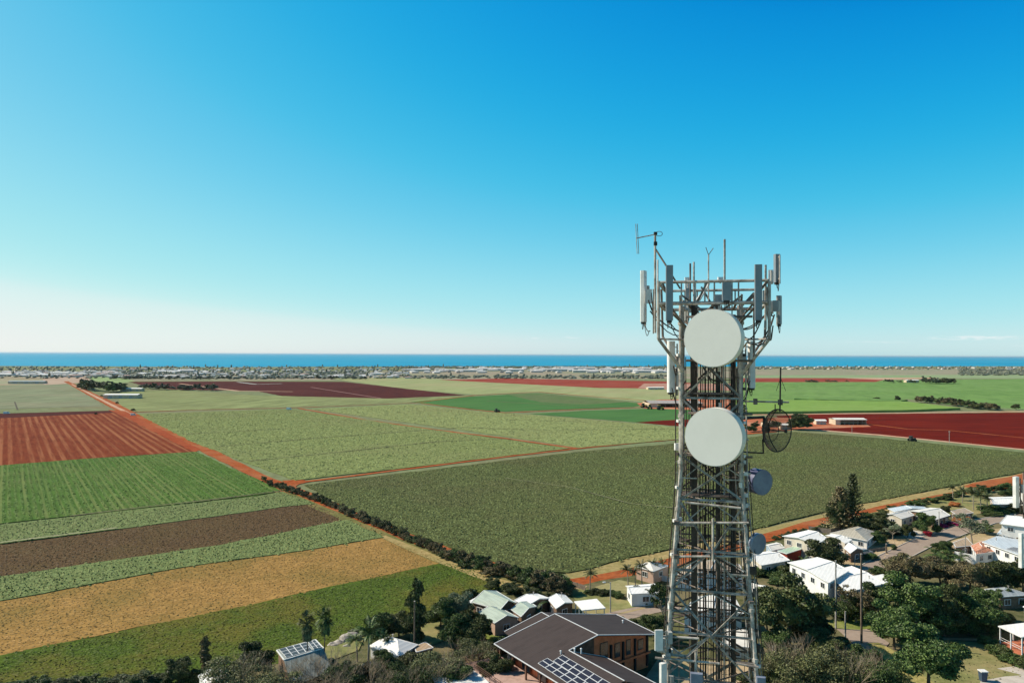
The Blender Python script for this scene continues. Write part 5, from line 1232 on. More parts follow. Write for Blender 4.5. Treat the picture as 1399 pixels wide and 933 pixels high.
FW = simple('farm_wall', (.62, .5, .36), (.5, .4, .28), .5, .8)
shed(1158, 579.5, 25, 12, 4.2, .03, RW2, FW, 'open fronted pale farm shed in the red ploughed field')
shed(168, 544, 40, 14, 4.5, .05, RW, FW, 'long white farm shed beside the dark grove', openside=False)
shed(918, 555, 56, 34, 4.2, .05, roofmat('dusty_roof', (.48, .40, .33), dirt=.2), FW, 'large dusty roofed packing shed left of the tower', rise=2.2)
shed(1245, 522.5, 26, 12, 5, 0, RW, FW, 'tiny white farmhouse left of the small copse', openside=False)
shed(181, 534.5, 30, 10, 4, 0, RW, FW, 'small white shed behind the dark grove', openside=False)
shed(38, 524, 60, 12, 4, .1, RGR, FW, 'long low farm shed at the far left', openside=False)
shed(1120, 579.5, 8, 6, 3, 0, RW, FW, 'small shed at the left end of the farm yard', openside=False)
shed(1050, 583, 9, 7, 3.5, .2, RTAN, FW, 'sandy coloured farmhouse behind the mesh dish', openside=False)
shed(1072, 586, 7, 6, 3.2, .1, RW, FW, 'small white farm hut behind the mesh dish', openside=False)
shed(895, 532, 26, 12, 3.2, .1, RW2, FW, 'low pale shed beyond the packing shed', openside=False)

# ------------------------------------------------------------------ vehicles
def car(px, py, rot, paint, label, name='parked_car', s=1.0, van=False):
    p = W(px, py); root = empty(name, p, label, 'car'); m3 = Matrix.Rotation(rot, 3, 'Z') * s
    def L(x, y, z): return p + m3 @ Vector((x, y, z))
    prof = [(-2.2, .35), (2.2, .35), (2.25, .7), (2.1, .88), (1.1, .98), (-1.6, 1.0), (-2.2, .92)]
    cab = [(1.15, .96), (.5, 1.45), (-1.3, 1.48), (-1.85, .98)] if not van else [(1.5, .96), (1.0, 1.9), (-2.1, 1.95), (-2.2, .98)]
    def ext(pr, hw0, hw1, mat, nm, par):
        n = len(pr); zmin = min(z for x, z in pr); zmax = max(z for x, z in pr); mb = MB(); vs = []
        for sg in (-1, 1):
            for x, z in pr: f = (z - zmin) / (zmax - zmin + 1e-6); vs.append(L(x, sg * (hw0 + (hw1 - hw0) * f), z))
        return mb.add(vs, [tuple(range(n)), tuple(range(n, 2 * n))[::-1]] + [(i, (i + 1) % n, n + (i + 1) % n, n + i) for i in range(n)]).build(nm, mat, par)
    bd = ext(prof, .88, .84, paint, 'body', root); ext(cab, .80, .66, GLASS if not van else paint, 'window' if not van else 'cabin', bd)
    MB().box(L(-.4 if not van else -.5, 0, 1.49 if not van else 1.96), (1.75 * s if not van else 3.0 * s, 1.3 * s, .06 * s), rot).build('roof_panel', paint, bd)
    if van:
        for sg in (-1, 1): MB().box(L(.9, sg * .74, 1.45), (.9 * s, .06 * s, .5 * s), rot).build('window', GLASS, bd)
    for x in (-1.35, 1.4):
        for sg in (-1, 1):
            w_ = MB().tube(L(x, sg * .72, .33), L(x, sg * .92, .33), .33 * s, n=14).build('wheel', BLACK, root); MB().tube(L(x, sg * .91, .33), L(x, sg * .94, .33), .19 * s, n=10).build('rim', BOXG, w_)
    for sg in (-1, 1): MB().box(L(2.22, sg * .62, .72), (.08 * s, .35 * s, .16 * s), rot).build('headlight', WHITE, bd)
    return root
PW = simple('white_car_paint', (.85, .80, .72), (.8, .75, .68), 1, .25, 0, .6); PD = simple('dark_car_paint', (.03, .035, .045), None, 1, .25, 0, .6); PS = simple('silver_car_paint', (.42, .44, .47), None, 1, .3, .2, .6)
car(1243, 728, R(70), PW, 'white car parked on the driveway of the grey white roofed house')
car(1181, 757, R(20), PS, 'silver car parked beside the small white gabled garage')
car(508, 917, R(35), PD, 'dark car parked under trees below the white hip roof')
car(1222, 725, R(15), PS, 'grey car in the shade of the carport', van=False)
car(395, 560, R(10), PW, 'white van parked at the junction of the red farm tracks', name='van', s=1.2, van=True)
car(9, 565.5, R(10), PW, 'white van at the edge of the maroon strip on the far left', name='van', s=1.1, van=True)
car(182, 567.5, R(30), PW, 'white van at the farm crossroads', name='van', s=1.0, van=True)
def tractor(px, py, rot, paint, label, s=1.0):
    p = W(px, py); root = empty('tractor', p, label, 'tractor'); m3 = Matrix.Rotation(rot, 3, 'Z')
    def L(x, y, z): return p + m3 @ Vector((x, y, z)) * s
    MB().box(L(.9, 0, 1.25), (2.2 * s, .8 * s, .9 * s), rot).box(L(-.5, 0, 1.0), (1.6 * s, 1.1 * s, .6 * s), rot).build('body', paint, root)
    c = MB().box(L(-.6, 0, 2.0), (1.3 * s, 1.2 * s, 1.3 * s), rot).build('cab', GLASS, root); MB().box(L(-.6, 0, 2.7), (1.5 * s, 1.4 * s, .12 * s), rot).build('cab_roof', paint, c)
    for x, r_, w_ in ((-.9, .85, .9), (1.6, .5, .75)):
        for sg in (-1, 1): MB().tube(L(x, sg * (w_ - .2), r_), L(x, sg * (w_ + .25), r_), r_ * s, n=16).build('wheel', BLACK, root)
    MB().tube(L(1.2, .2, 1.7), L(1.2, .2, 2.4), .06 * s, n=6).build('exhaust', BLACK, root)
    return root
YEL = simple('yellow_machine_paint', (.62, .38, .03), (.5, .3, .03), 1, .5); GRN = simple('dark_machine_paint', (.04, .06, .03), None, 1, .5)
tractor(1246, 603, .2, GRN, 'dark tractor parked on the track below the red ploughed field', 1.3)
tractor(880, 557, .3, YEL, 'leftmost yellow tractor in front of the packing shed', 1.8)
tractor(888, 559, 1.2, YEL, 'middle yellow tractor in front of the packing shed', 1.8)
tractor(902, 560, .1, YEL, 'right yellow tractor in front of the packing shed', 1.8)
tractor(679, 563, .5, GRN, 'small dark tractor at the corner of the deep green field', 1.3)
# wheelie bin, boulder, posts
p = W(1343, 932); root = empty('wheelie_bin', p, 'dark blue wheelie bin standing on the lawn at the bottom right', 'bin')
MB().add([p + Vector((x * s, y * s, z)) for z, s in ((.1, .40), (1.9, .54)) for x, y in ((-1, -1), (1, -1), (1, 1), (-1, 1))], [(0, 1, 5, 4), (1, 2, 6, 5), (2, 3, 7, 6), (3, 0, 4, 7), (3, 2, 1, 0), (4, 5, 6, 7)]).build('body', simple('bin_blue', (.05, .08, .13), None, 1, .5), root)
MB().box(p + Vector((0, 0, 1.97)), (1.2, 1.2, .14)).tube(p + Vector((-.5, .6, 1.9)), p + Vector((.5, .6, 1.9)), .06).build('lid', PANELW, root)
for sx in (-1, 1): MB().tube(p + Vector((sx * .45, .55, .18)), p + Vector((sx * .6, .55, .18)), .18, n=12).build('wheel', BLACK, root)
import bmesh
def boulder(px, py, s, label):
    bm = bmesh.new(); bmesh.ops.create_icosphere(bm, subdivisions=3, radius=1); r = random.Random(px)
    from mathutils import noise as mn
    for v in bm.verts:
        k = 1 + .35 * mn.noise(v.co * 1.4 + Vector((px, 0, 0))); v.co = Vector((v.co.x * k * s, v.co.y * k * s * .8, max(-.2, v.co.z * k) * s * .6))
    bm.verts.index_update(); mb = MB(); p = W(px, py); mb.add([v.co + p for v in bm.verts], [[v.index for v in f.verts] for f in bm.faces]); bm.free()
    tag(mb.build('boulder', simple('rock', (.42, .38, .33), (.25, .22, .19), .8, .9, bmp=.5), loc=p), label, 'rock')
boulder(479, 874, 2.2, 'large pale boulder above the garden path left of the white hip roof')
boulder(463, 879, 1.2, 'smaller rock left of the large pale boulder')
boulder(455, 882, 1.1, 'smallest rock nearest the fan palms')
boulder(474, 884, .9, 'low white rock below the large pale boulder')

# poles
def pole(px, py, ty, r_, mat, label, arm=None, lamp=False, cat='pole', name='power_pole'):
    p = W(px, py); h = (py - ty) * p.y / F; root = empty(name, p, label, cat)
    MB().tube(p, p + Vector((0, 0, h)), r_, r_ * .75, n=9).build('shaft', mat, root)
    MB().tube(p + Vector((0, 0, h)), p + Vector((0, 0, h + .08)), r_ * .95, n=9).build('cap', GALV, root)
    if arm:
        a = MB().box(p + Vector((0, 0, h - .4)), (arm, .12, .14), .5).build('crossarm', mat, root)
        for k in (-.45, -.15, .15, .45):
            q = p + Matrix.Rotation(.5, 3, 'Z') @ Vector((k * arm, 0, 0)) + Vector((0, 0, h - .33)); MB().tube(q, q + Vector((0, 0, .25)), .06, n=6).build('insulator', WHITE, a)
    if lamp:
        q = p + Vector((0, 0, h)); a = MB().path([q - Vector((0, 0, .3)), q + Vector((-.6, -.2, .2)), q + Vector((-1.2, -.4, .25))], .05).build('arm', GALV, root); MB().box(q + Vector((-1.4, -.45, .22)), (.6, .3, .15), .3).build('lamp_head', GALVL, a)
    return root
pole(1177, 880, 758, .22, POLE, 'tallest dark timber pole right of the tower')
pole(1142, 860, 767, .19, POLEG, 'grey weathered pole left of the tallest timber pole')
pole(1155, 876, 836, .17, POLEG, 'short grey post between the two tall poles')
pole(1034, 892, 795, .10, POLEG, 'thin pale pole in front of the big dark round tree', name='lamp_post')
pole(1056, 918, 883, .10, POLEG, 'thin short pole in the scrub right of the tower', name='post')
pole(834, 838, 796, .14, POLEG, 'street pole with lamp arm on the lawn left of the tower', lamp=True, name='lamp_post', cat='street lamp')
pole(566, 892, 822, .16, POLE, 'tall slim pole in front of the dark columnar tree')
pole(1221, 797, 777, .14, POLEG, 'pale post at the right end of the white double roof')
pole(1319, 768, 732, .12, POLEG, 'slim pole in front of the flat tan roof by the terrace')
pole(1283, 724, 699, .15, POLEG, 'pale pole beside the pink bougainvillea')
pole(1128, 768, 751, .14, POLEG, 'grey pole in front of the spreading dark tree')
pole(767, 836, 815, .12, POLE, 'dark pole in front of the white roof behind the dark roofed house')
pole(1168, 778, 760, .10, POLEG, 'thin post behind the white double roof')
pole(1164, 592, 582, .15, POLEG, 'left pale post of the red ploughed field', arm=1.5)
pole(1297, 605, 589, .17, POLEG, 'right pale post of the red ploughed field', arm=1.8)
pole(1211, 757, 743, .25, POLE, 'stubby timber post at the kerb of the sandy yard', name='post')
# fences
def fence(pts, h, mat, label, step=2.4):
    P = [W(x, y) for x, y in pts]; root = empty('fence', P[0], label, 'fence'); pn = MB(); ps = MB()
    for a, b_ in zip(P[:-1], P[1:]):
        d = b_ - a; n = max(1, int(d.length / step)); an_ = math.atan2(d.y, d.x)
        for k in range(n):
            s = a.lerp(b_, k / n); e = a.lerp(b_, (k + 1) / n); pn.box((s + e) / 2 + Vector((0, 0, h / 2)), ((e - s).length * .96, .05, h * .92), an_); ps.box(s + Vector((0, 0, h / 2)), (.12, .12, h * 1.05), an_)
    pn.build('panel', mat, root); ps.build('posts', mat, root)
FT = simple('weathered_fence', (.24, .19, .15), (.15, .12, .09), 1, .9); FWHT = simple('light_fence', (.55, .53, .5), None, 1, .8)
fence([(1105, 726), (1135, 730), (1160, 722)], 1.8, FT, 'dark timber fence behind the white house')
fence([(778, 801), (800, 808)], 1.5, FT, 'short timber fence at the end of the hedgerow')
fence([(1165, 762), (1185, 756), (1210, 752)], 1.1, FT, 'low garden wall fence in front of the tan roofed house')
fence([(1095, 757), (1112, 764)], 1.6, FWHT, 'light fence beside the red carport wall')
fence([(890, 792), (915, 796)], 1.6, FWHT, 'light fence below the pink walled house')

# ------------------------------------------------------------------ the lattice tower
TC = Vector(((971 - 699.5) / F * 30.0, 30.0, 0))
NV = Vector((TC.x, TC.y, 0)).normalized(); UV = Vector((NV.y, -NV.x, 0))
def T(px, py, w=0.0):
    d = ray(px, py); return CAM + d * (((TC - CAM).dot(NV) + w) / d.dot(NV))
def TL_(u, w, z): return Vector((TC.x, TC.y, 0)) + UV * u + NV * w + Vector((0, 0, z))
def hw(z): return 1.10 + max(0, 50.6 - z) * .070
tower = empty('telecom_tower', (TC.x, TC.y, 0), 'tall galvanised steel lattice tower crowded with antennas and two large pale dishes', 'tower')
def tube_t(pts, r_, name='pipe', mat=GALV, parent=None, n=7):
    return MB().path([Vector(p) for p in pts], r_, n).build(name, mat, parent or tower)
ZT = 57.0
for su in (-1, 1):
    for sw in (-1, 1):
        mb = MB()
        for za, zb, r_ in ((ZT, 50.6, .075), (50.6, 40, .078), (40, 20, .11), (20, 0, .15)):
            mb.tube(TL_(su * hw(za), sw * hw(za), za), TL_(su * hw(zb), sw * hw(zb), zb), r_, n=8)
        for z in np.arange(56.2, 36, -1.75): mb.tube(TL_(su * hw(z), sw * hw(z), z - .06), TL_(su * hw(z), sw * hw(z), z + .06), .11, n=8)
        for z in np.arange(56.0, 36, -.42):     # climbing bolts
            p = TL_(su * hw(z), sw * hw(z), z); mb.tube(p, p + (UV * su if int(z * 10) % 2 else NV * sw) * .19, .012, n=4)
        mb.build('leg', GALV, tower)
ys = [400, 465, 547, 628, 690, 760, 815, 873, 935]
lev = [55 - (y - 485) / 37.5 for y in ys]
z = lev[-1]; lower = []
while z > 6: lower.append(z); z -= max(2.0, hw(z) * 1.5)
lower += [0.2]
def face_pts(z, f):
    h = hw(z) + .02; c = [(-h, -h), (h, -h), (h, h), (-h, h)]; return TL_(*c[f], z), TL_(*c[(f + 1) % 4], z)
low = MB()
for li, (za, zb) in enumerate(list(zip(lev[:-1], lev[1:])) + list(zip(lower[:-1], lower[1:]))):
    for f in range(4):
        a0, a1 = face_pts(za, f); b0, b1 = face_pts(zb, f); s = face_pts(za, (f + 1) % 4)[1] - a1; s.normalize()
        mem = []
        if f == 0 and 4 <= li < 8:      # front K panels as in the photo
            mid = (b0 + b1) / 2 if li % 2 == 0 else (a0 + a1) / 2
            mem = [(a0, mid), (a1, mid)] if li % 2 == 0 else [(b0, mid), (b1, mid)]
            mem += [((a0 + b0) / 2, ((a0 if li % 2 == 0 else b0) + mid) / 2), ((a1 + b1) / 2, ((a1 if li % 2 == 0 else b1) + mid) / 2)]
        else: mem = [(a0, b1), (a1, b0)]
        mem.append((b0, b1))
        for p, q in mem:
            t_ = (low if li >= 8 else MB()); t_.angle(p + s * .03, q + s * .03, .074 if li < 8 else .12, .014, side=s)
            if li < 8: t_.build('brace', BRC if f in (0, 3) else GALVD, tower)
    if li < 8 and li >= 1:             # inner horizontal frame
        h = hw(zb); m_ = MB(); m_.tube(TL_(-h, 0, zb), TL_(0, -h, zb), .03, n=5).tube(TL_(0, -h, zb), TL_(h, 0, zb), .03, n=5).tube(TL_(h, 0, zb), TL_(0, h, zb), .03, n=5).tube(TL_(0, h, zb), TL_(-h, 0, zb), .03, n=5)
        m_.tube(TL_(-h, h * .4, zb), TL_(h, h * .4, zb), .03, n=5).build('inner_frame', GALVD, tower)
tag(low.build('brace', GALV, tower), kind='stuff')
rs_ = random.Random(11)
for li in range(3, 8):
    za, zb = lev[li], lev[li + 1]; mb = MB(); mb2 = MB(); zm = (za + zb) / 2
    for f in range(4):
        a0, a1 = face_pts(za, f); b0, b1 = face_pts(zb, f); m0, m1 = face_pts(zm, f); cc = (m0 + m1) / 2
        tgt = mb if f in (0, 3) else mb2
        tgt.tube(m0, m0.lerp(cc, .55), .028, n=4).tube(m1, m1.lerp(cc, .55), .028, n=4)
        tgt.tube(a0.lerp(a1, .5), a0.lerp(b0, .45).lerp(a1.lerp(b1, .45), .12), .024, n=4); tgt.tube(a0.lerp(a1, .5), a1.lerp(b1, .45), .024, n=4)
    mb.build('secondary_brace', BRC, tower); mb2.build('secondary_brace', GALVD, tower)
for k in range(26):
    u = rs_.uniform(-.95, .95); w = rs_.uniform(-.5, 1.0); z1 = rs_.uniform(44, 56); z0 = max(0, z1 - rs_.uniform(3, 14)); h = hw((z0 + z1) / 2) / 1.1
    tube_t([TL_(u * h, w * h, z1), TL_(u * h + rs_.uniform(-.05, .05), w * h, (z0 + z1) / 2), TL_(u * h, w * h, z0)], rs_.choice((.012, .018, .026)), 'cable', rs_.choice((CABLE, CABLE, GALVD)), n=5)
for k in range(34):
    z = rs_.uniform(42.5, 52.5); su = rs_.choice((-1, 1, 1)); h = hw(z); u = su * h + rs_.uniform(-.12, .16) * su; w = -h + rs_.uniform(-.15, .5)
    MB().box(TL_(u, w, z), (rs_.uniform(.07, .2), rs_.uniform(.07, .16), rs_.uniform(.08, .28)), rs_.uniform(-.3, .3)).build('bracket', rs_.choice((GALVD, CABLE, PANELW, BOXG)), tower)
for k in range(22):
    z = rs_.uniform(42.5, 53); h = hw(z); u0_ = rs_.uniform(-h, h); a = TL_(u0_, rs_.uniform(-.6, .8), z); b_ = TL_(rs_.choice((-h, h, rs_.uniform(-h, h))), rs_.uniform(-h, .8), z - rs_.uniform(-.2, .7))
    pts = [a.lerp(b_, j / 6) - Vector((0, 0, .22 * math.sin(PI * j / 6))) for j in range(7)]; MB().path(pts, rs_.choice((.012, .02)), 5).build('cable_loop', CABLE, tower)
# cable trays, cables, ladder 
def vert(px, w, width, depth, z1, z0, nm, mat, y=600):
    p = T(px, y, w); u = (p - TC).dot(UV)
    return MB().box(TL_(u, w, (z1 + z0) / 2), (width, depth, z1 - z0), math.atan2(UV.y, UV.x)).build(nm, mat, tower)
vert(948.5, .35, .24, .12, 57.0, 0, 'cable_tray', TRAY); vert(981, .45, .19, .10, 57.0, 0, 'cable_tray', TRAY); vert(1003, .5, .12, .1, 56.6, 0, 'cable_tray', TRAY)
for i, px in enumerate((953.5, 957, 960.5, 964, 967.5, 971, 974.5, 986, 989, 992, 996, 999)):
    w = .25 + .35 * ((i * 7) % 5) / 4; r_ = (.016, .028, .02, .035, .018)[i % 5]
    u = (T(px, 600, w) - TC).dot(UV); pts = [TL_(u + rnd.uniform(-.02, .02), w + rnd.uniform(-.03, .03), z) for z in np.arange(56.4, 36, -2.2)] + [TL_(u, w, 0)]
    tube_t(pts, r_, 'cable', CABLE if i % 4 else GALV, n=5)
lad = MB(); u0 = .42; w0 = .75
for s in (0, .4): lad.tube(TL_(u0 + s, w0, 57), TL_(u0 + s, w0, 0), .025, n=5)
for z in np.arange(56.8, 30, -.3): lad.tube(TL_(u0, w0, z), TL_(u0 + .4, w0, z), .012, n=4)
lad.build('ladder', GALVD, tower)
lad = MB()
for z in np.arange(56.5, 36, -.62): lad.tube(TL_(-.75, .3, z), TL_(.95, .5, z), .017, n=4)
lad.build('cable_rungs', GALVD, tower)
# rest platforms (grating)
for zz, w_ in ((lev[4], .5), (lev[2] + .15, .35)):
    g = MB(); h = hw(zz)
    for k in range(14): g.box(TL_(0, -h * .2 + k * .08, zz), (2 * h * .9, .03, .04), math.atan2(UV.y, UV.x))
    g.build('grating', GALVD, tower)

# headframe ring
HF, HB = -2.0, 2.0
def TS(px, py, wf, w):     # same u,z as the point seen at depth wf, moved to depth w
    p = T(px, py, wf); return p + NV * (w - wf)
for y_, r_ in ((384.5, .055), (414, .07)):
    a = T(900, y_, HF); c = T(1049, y_, HF); c.z = a.z = (a.z + c.z) / 2
    for p, q in ((a, c), (a + NV * 4, c + NV * 4), (a, a + NV * 4), (c, c + NV * 4)): tube_t([p, q], r_, 'rail', GALV)
    if y_ > 400:
        for k in (.28, .5, .72): tube_t([a.lerp(c, k), a.lerp(c, k) + NV * 4], .05, 'rail', GALVD)
for px in (931, 950, 976, 1009, 963, 1000):
    for w in (HF, HB):
        if w == HB and px in (963,): continue
        p = TS(px, 384, HF, w); q = TS(px, 414, HF, w); tube_t([p, q], .03, 'rail_post', GALV)
# knee struts from ring to tower body
for (x0, y0, w0_), (x1, y1, w1_) in (((905, 416, HF), (938, 447, -1.1)), ((914, 416, HF), (940, 452, -1.1)), ((1035, 416, HF), (1007, 446, -1.1)), ((1028, 416, HF), (1004, 444, -1.1)), ((975, 416, HF), (940, 450, -1.1)), ((975, 416, HF), (1003, 448, -1.1)),
                                     ((915, 424, HB), (945, 447, 1.1)), ((1022, 424, HB), (998, 447, 1.1)), ((960, 424, HB), (944, 450, 1.1)), ((905, 386, HF), (916, 414, HF)), ((1048, 386, HF), (1020, 414, HF)), ((966, 386, HF), (952, 414, HF)), ((958, 392, HB), (975, 420, HB)), ((1030, 400, HB), (1012, 420, HB))):
    tube_t([T(x0, y0, w0_), T(x1, y1, w1_)], .04, 'strut', GALVD)
# outriggers
for sg, xs in ((-1, (899.5, 899.5, 931, 933)), (1, (1051, 1051, 1018, 1012))):
    tube_t([T(xs[0], 384, HF), T(xs[0], 463, HF), T(xs[2] - sg * 2, 508, -1.15)], .06, 'outrigger', GALV)
    tube_t([T(xs[0], 463, HF), T(xs[3], 464, -1.15)], .035, 'outrigger_tie', GALV)
    tube_t([T(xs[0] + sg * -4, 395, HB), T(xs[0] - sg * 6, 460, HB), T(xs[2], 500, 1.1)], .05, 'outrigger', GALVD)
# white access struts
tube_t([T(955, 411, 1.2), T(969, 387, 1.2)], .045, 'strut', PANELW); tube_t([T(950, 412, 1.4), T(962, 396, 1.4)], .04, 'strut', PANELW)

# panel antennas
def panel(px, y0, y1, wpx, w, depth=.14, yaw=0.0, mat=PANEL, rru=True, cab=True, nm='panel_antenna'):
    a = T(px, y0, w); b_ = T(px, y1, w); wd = (T(px + wpx / 2, y0, w) - T(px - wpx / 2, y0, w)).length
    c = (a + b_) / 2; h = a.z - b_.z; ang = math.atan2(UV.y, UV.x) + yaw; m3 = Matrix.Rotation(ang, 3, 'Z')
    mb = MB(); hx, hy = wd / 2, depth / 2; ch = min(hx, hy) * .35
    sec = [(-hx + ch, -hy), (hx - ch, -hy), (hx, -hy + ch), (hx, hy), (-hx, hy), (-hx, -hy + ch)]
    mb.prism([(c.x + (m3 @ Vector((x, y, 0))).x, c.y + (m3 @ Vector((x, y, 0))).y) for x, y in sec], c.z - h / 2, c.z + h / 2)
    o = mb.build(nm, mat, tower)
    bk_ = m3 @ Vector((0, 1, 0)); br_ = MB()
    pp = c + bk_ * (hy + .14)
    for k in (-.38, .38): br_.tube(c + Vector((0, 0, h * k)), pp + Vector((0, 0, h * k)), .025, n=4)
    br_.tube(pp + Vector((0, 0, -h * .56)), pp + Vector((0, 0, h * .45)), .03, n=7)
    br_.build('mounting_pipe', GALV, o)
    if cab:
        for k in range(3):
            s = c + m3 @ Vector(((k - 1) * hx * .5, 0, -h / 2)); pts = []
            for j in range(7):
                t_ = j / 6; pts.append(s.lerp(pp + Vector((0, 0, -h * .2)), t_ ** 1.5) + Vector((0, 0, -.42 * math.sin(PI * t_ ** .8))) * (1 - .3 * k))
            MB().path(pts, .013, 5).build('jumper_cable', CABLE, o)
        MB().box(c + Vector((0, 0, -h / 2 - .04)), (wd * .7, depth * .7, .08), ang).build('connector_plate', CABLE, o)
    if rru:
        MB().box(pp + bk_ * .12 + Vector((0, 0, h * .12)), (.22, .16, .42), ang).build('radio_unit', BOXG, o)
    return o
panel(914.5, 362.5, 438, 10, -2.35)
panel(1036, 361.5, 437.5, 10.5, -2.35)
panel(992.5, 386, 410.5, 12.5, -2.3, rru=False)
panel(879, 370, 440, 6.5, -.4, .30, yaw=R(-12), mat=PANELW)
panel(1061, 347.5, 386, 7, .6, .20, yaw=R(205), mat=PANEL, rru=False)
panel(1064.5, 404, 443, 5.5, .1, .26, yaw=R(160), mat=PANEL)
panel(938.5, 379, 438, 6, 2.3, .14, yaw=R(190), mat=PANELW)
panel(916.5, 466, 536, 7, -.6, .26, yaw=R(-60), mat=PANELW)
panel(1027, 466, 530, 7, -.1, .24, yaw=R(120), mat=PANELW)
panel(1053, 369, 388, 7, .9, .14, yaw=R(180), mat=PANELW, rru=False, cab=False)
panel(984, 379, 386, 8, .5, .3, mat=PANELW, rru=False, cab=False)
# lower panels at the bottom of the frame
panel(951.5, 919, 995, 17, -2.35, .18, mat=DRUM); panel(1039.5, 924, 1000, 13, -2.0, .2, mat=DRUM)
panel(905.5, 905, 980, 6, -2.0, .26, yaw=R(-40), mat=PANELW); panel(900, 860, 888, 2.5, -1.9, .3, yaw=R(-70), mat=PANELW, cab=False)
# whips and masts
tube_t([T(895, 318, -1.4), T(895, 455, -1.4)], .045, 'mast', GALV); tube_t([T(898.5, 355, -1.6), T(898.5, 450, -1.6)], .035, 'mast', PANELW)
tube_t([T(896, 341, -1.4), T(910, 363, -1.6), T(929, 394, 0)], .035, 'mast_stay', GALVD)
tube_t([T(892.5, 395, -1.3), T(892.5, 456, -1.3)], .022, 'mast', GALVD)
tube_t([T(943, 360, .3), T(943, 414, .3)], .036, 'mast', GALVD); tube_t([T(948, 358, -.5), T(948, 415, -.5)], .036, 'mast', GALV)
tube_t([T(990, 327, -1.2), T(990, 386, -1.2)], .040, 'whip_antenna', GALV)
tube_t([T(1046, 362, -1.7), T(1046, 450, -1.7)], .04, 'mast', GALV); tube_t([T(1030, 400, -1.0), T(1030, 488, -1.0)], .035, 'mast', GALVD)
y_ = tube_t([T(968, 348, .2), T(968, 412, .2)], .028, 'whip_antenna', GALV)
tube_t([T(968, 348.5, .2), T(964.3, 338, .2)], .014, 'prong', GALVD, y_); tube_t([T(968, 348.5, .2), T(974.5, 339, .2)], .014, 'prong', GALVD, y_)
yg = tube_t([T(870, 325.5, -2.2), T(897, 320, -1.35)], .022, 'yagi_antenna', GALV)
for dx in (0, 2.2): tube_t([T(868.5 + dx, 306, -2.2), T(870.5 + dx, 347, -2.2)], .013, 'element', GALV, yg)
tube_t([T(896 + 4.5 * (1 + math.cos(t_)), 319.5 + 3.2 * math.sin(t_), -1.4) for t_ in np.linspace(0, 2 * PI, 17)], .011, 'element', GALVD, yg)
MB().box(T(895.5, 333, -1.4), (.12, .12, .14)).box(T(895.5, 319, -1.4), (.12, .12, .1)).build('clamp', CABLE, yg)
# boxes and cable bundles near the ring
for px, py, w, s_ in ((887, 405, -.6, (.2, .2, .55)), (1052, 420, .2, (.24, .2, .5)), (1046, 405, -.4, (.22, .2, .45)), (946, 422, .8, (.35, .3, .3)), (982, 408, -.5, (.28, .2, .3)), (1014, 502, .9, (.25, .2, .5)), (928, 520, -.9, (.2, .2, .4)), (1012, 430, .5, (.3, .25, .4)), (937, 453, -.9, (.25, .3, .3)), (1006, 446, -.9, (.3, .3, .3)), (903, 880, -1.7, (.3, .2, .5))):
    MB().box(T(px, py, w), s_, math.atan2(UV.y, UV.x)).build('radio_unit', BOXG if rnd.random() < .6 else PANELW, tower)
r = random.Random(3)
for x0, y0, x1, y1 in ((886, 410, 900, 420), (888, 425, 940, 455), (1050, 425, 1008, 450), (915, 440, 938, 452), (1040, 438, 1010, 455), (1058, 430, 1030, 470), (920, 500, 935, 520), (1024, 500, 1008, 515), (940, 455, 950, 500), (1004, 452, 985, 500), (1025, 520, 1012, 545), (918, 530, 934, 550), (880, 440, 888, 452), (1056, 445, 1050, 456), (945, 425, 960, 455), (930, 440, 945, 470), (1010, 440, 998, 480), (960, 500, 985, 520), (950, 505, 945, 540), (1000, 500, 1006, 540), (890, 400, 896, 432), (1048, 392, 1056, 430), (1046, 396, 1052, 440)):
    for q in range(2):
        a = T(x0, y0, r.uniform(-1.2, .2)); b_ = T(x1 + r.uniform(-3, 3), y1, r.uniform(-.9, .4)); sag = r.uniform(.15, .5)
        pts = [a.lerp(b_, k / 7) - Vector((0, 0, sag * math.sin(PI * k / 7))) for k in range(8)]
        MB().path(pts, r.choice((.014, .02, .026)), 5).build('cable_loop', CABLE, tower)
# big drum dishes
AX = -(NV) ; AX = (Matrix.Rotation(R(-16), 3, 'Z') @ AX).normalized()
def drum(px, py, rpx, w, ax, depth, matf, matb, nm='microwave_dish', dome=.0, back=True, yoff=0.0):
    c = T(px, py, w); r_ = (T(px, py - rpx, w) - T(px, py + rpx, w)).length / 2; ax = Vector(ax).normalized(); bk_ = -ax
    o = MB().tube(c + bk_ * depth, c - bk_ * .0, r_, n=56, cap=False).build(nm, matb, tower, smooth=True)
    MB().disc(c + ax * .004, ax, r_ * .992, 56, dome=dome).build('radome', matf, o)
    MB().ring(c - ax * .01, ax, r_, .010, 56, 5).build('rim', matb, o)
    if back:   # parabolic back
        mb = MB(); q = ax.to_track_quat('Z', 'Y').to_matrix(); vs = []; n = 40; R_ = [1, .8, .55, .25, .08]
        for k, rr in enumerate(R_):
            for i in range(n):
                t_ = 2 * PI * i / n; vs.append(c + bk_ * (depth + (1 - rr * rr) * r_ * .38) + q @ Vector((math.cos(t_) * r_ * rr, math.sin(t_) * r_ * rr, 0)))
        fs = [(k * n + i, k * n + (i + 1) % n, (k + 1) * n + (i + 1) % n, (k + 1) * n + i) for k in range(len(R_) - 1) for i in range(n)]
        mb.add(vs, fs); mb.build('reflector', matb, o, smooth=True)
        MB().tube(c + bk_ * (depth + r_ * .36), c + bk_ * (depth + r_ * .6), .09, n=10).build('feed_hub', GALVD, o)
    return o, c, r_
d1, c1, rr1 = drum(973, 462, 39.3, -2.85, AX, .5, RAD, RAD)
d2, c2, rr2 = drum(974.5, 597, 39.6, -2.0, AX, .55, RAD, RAD)
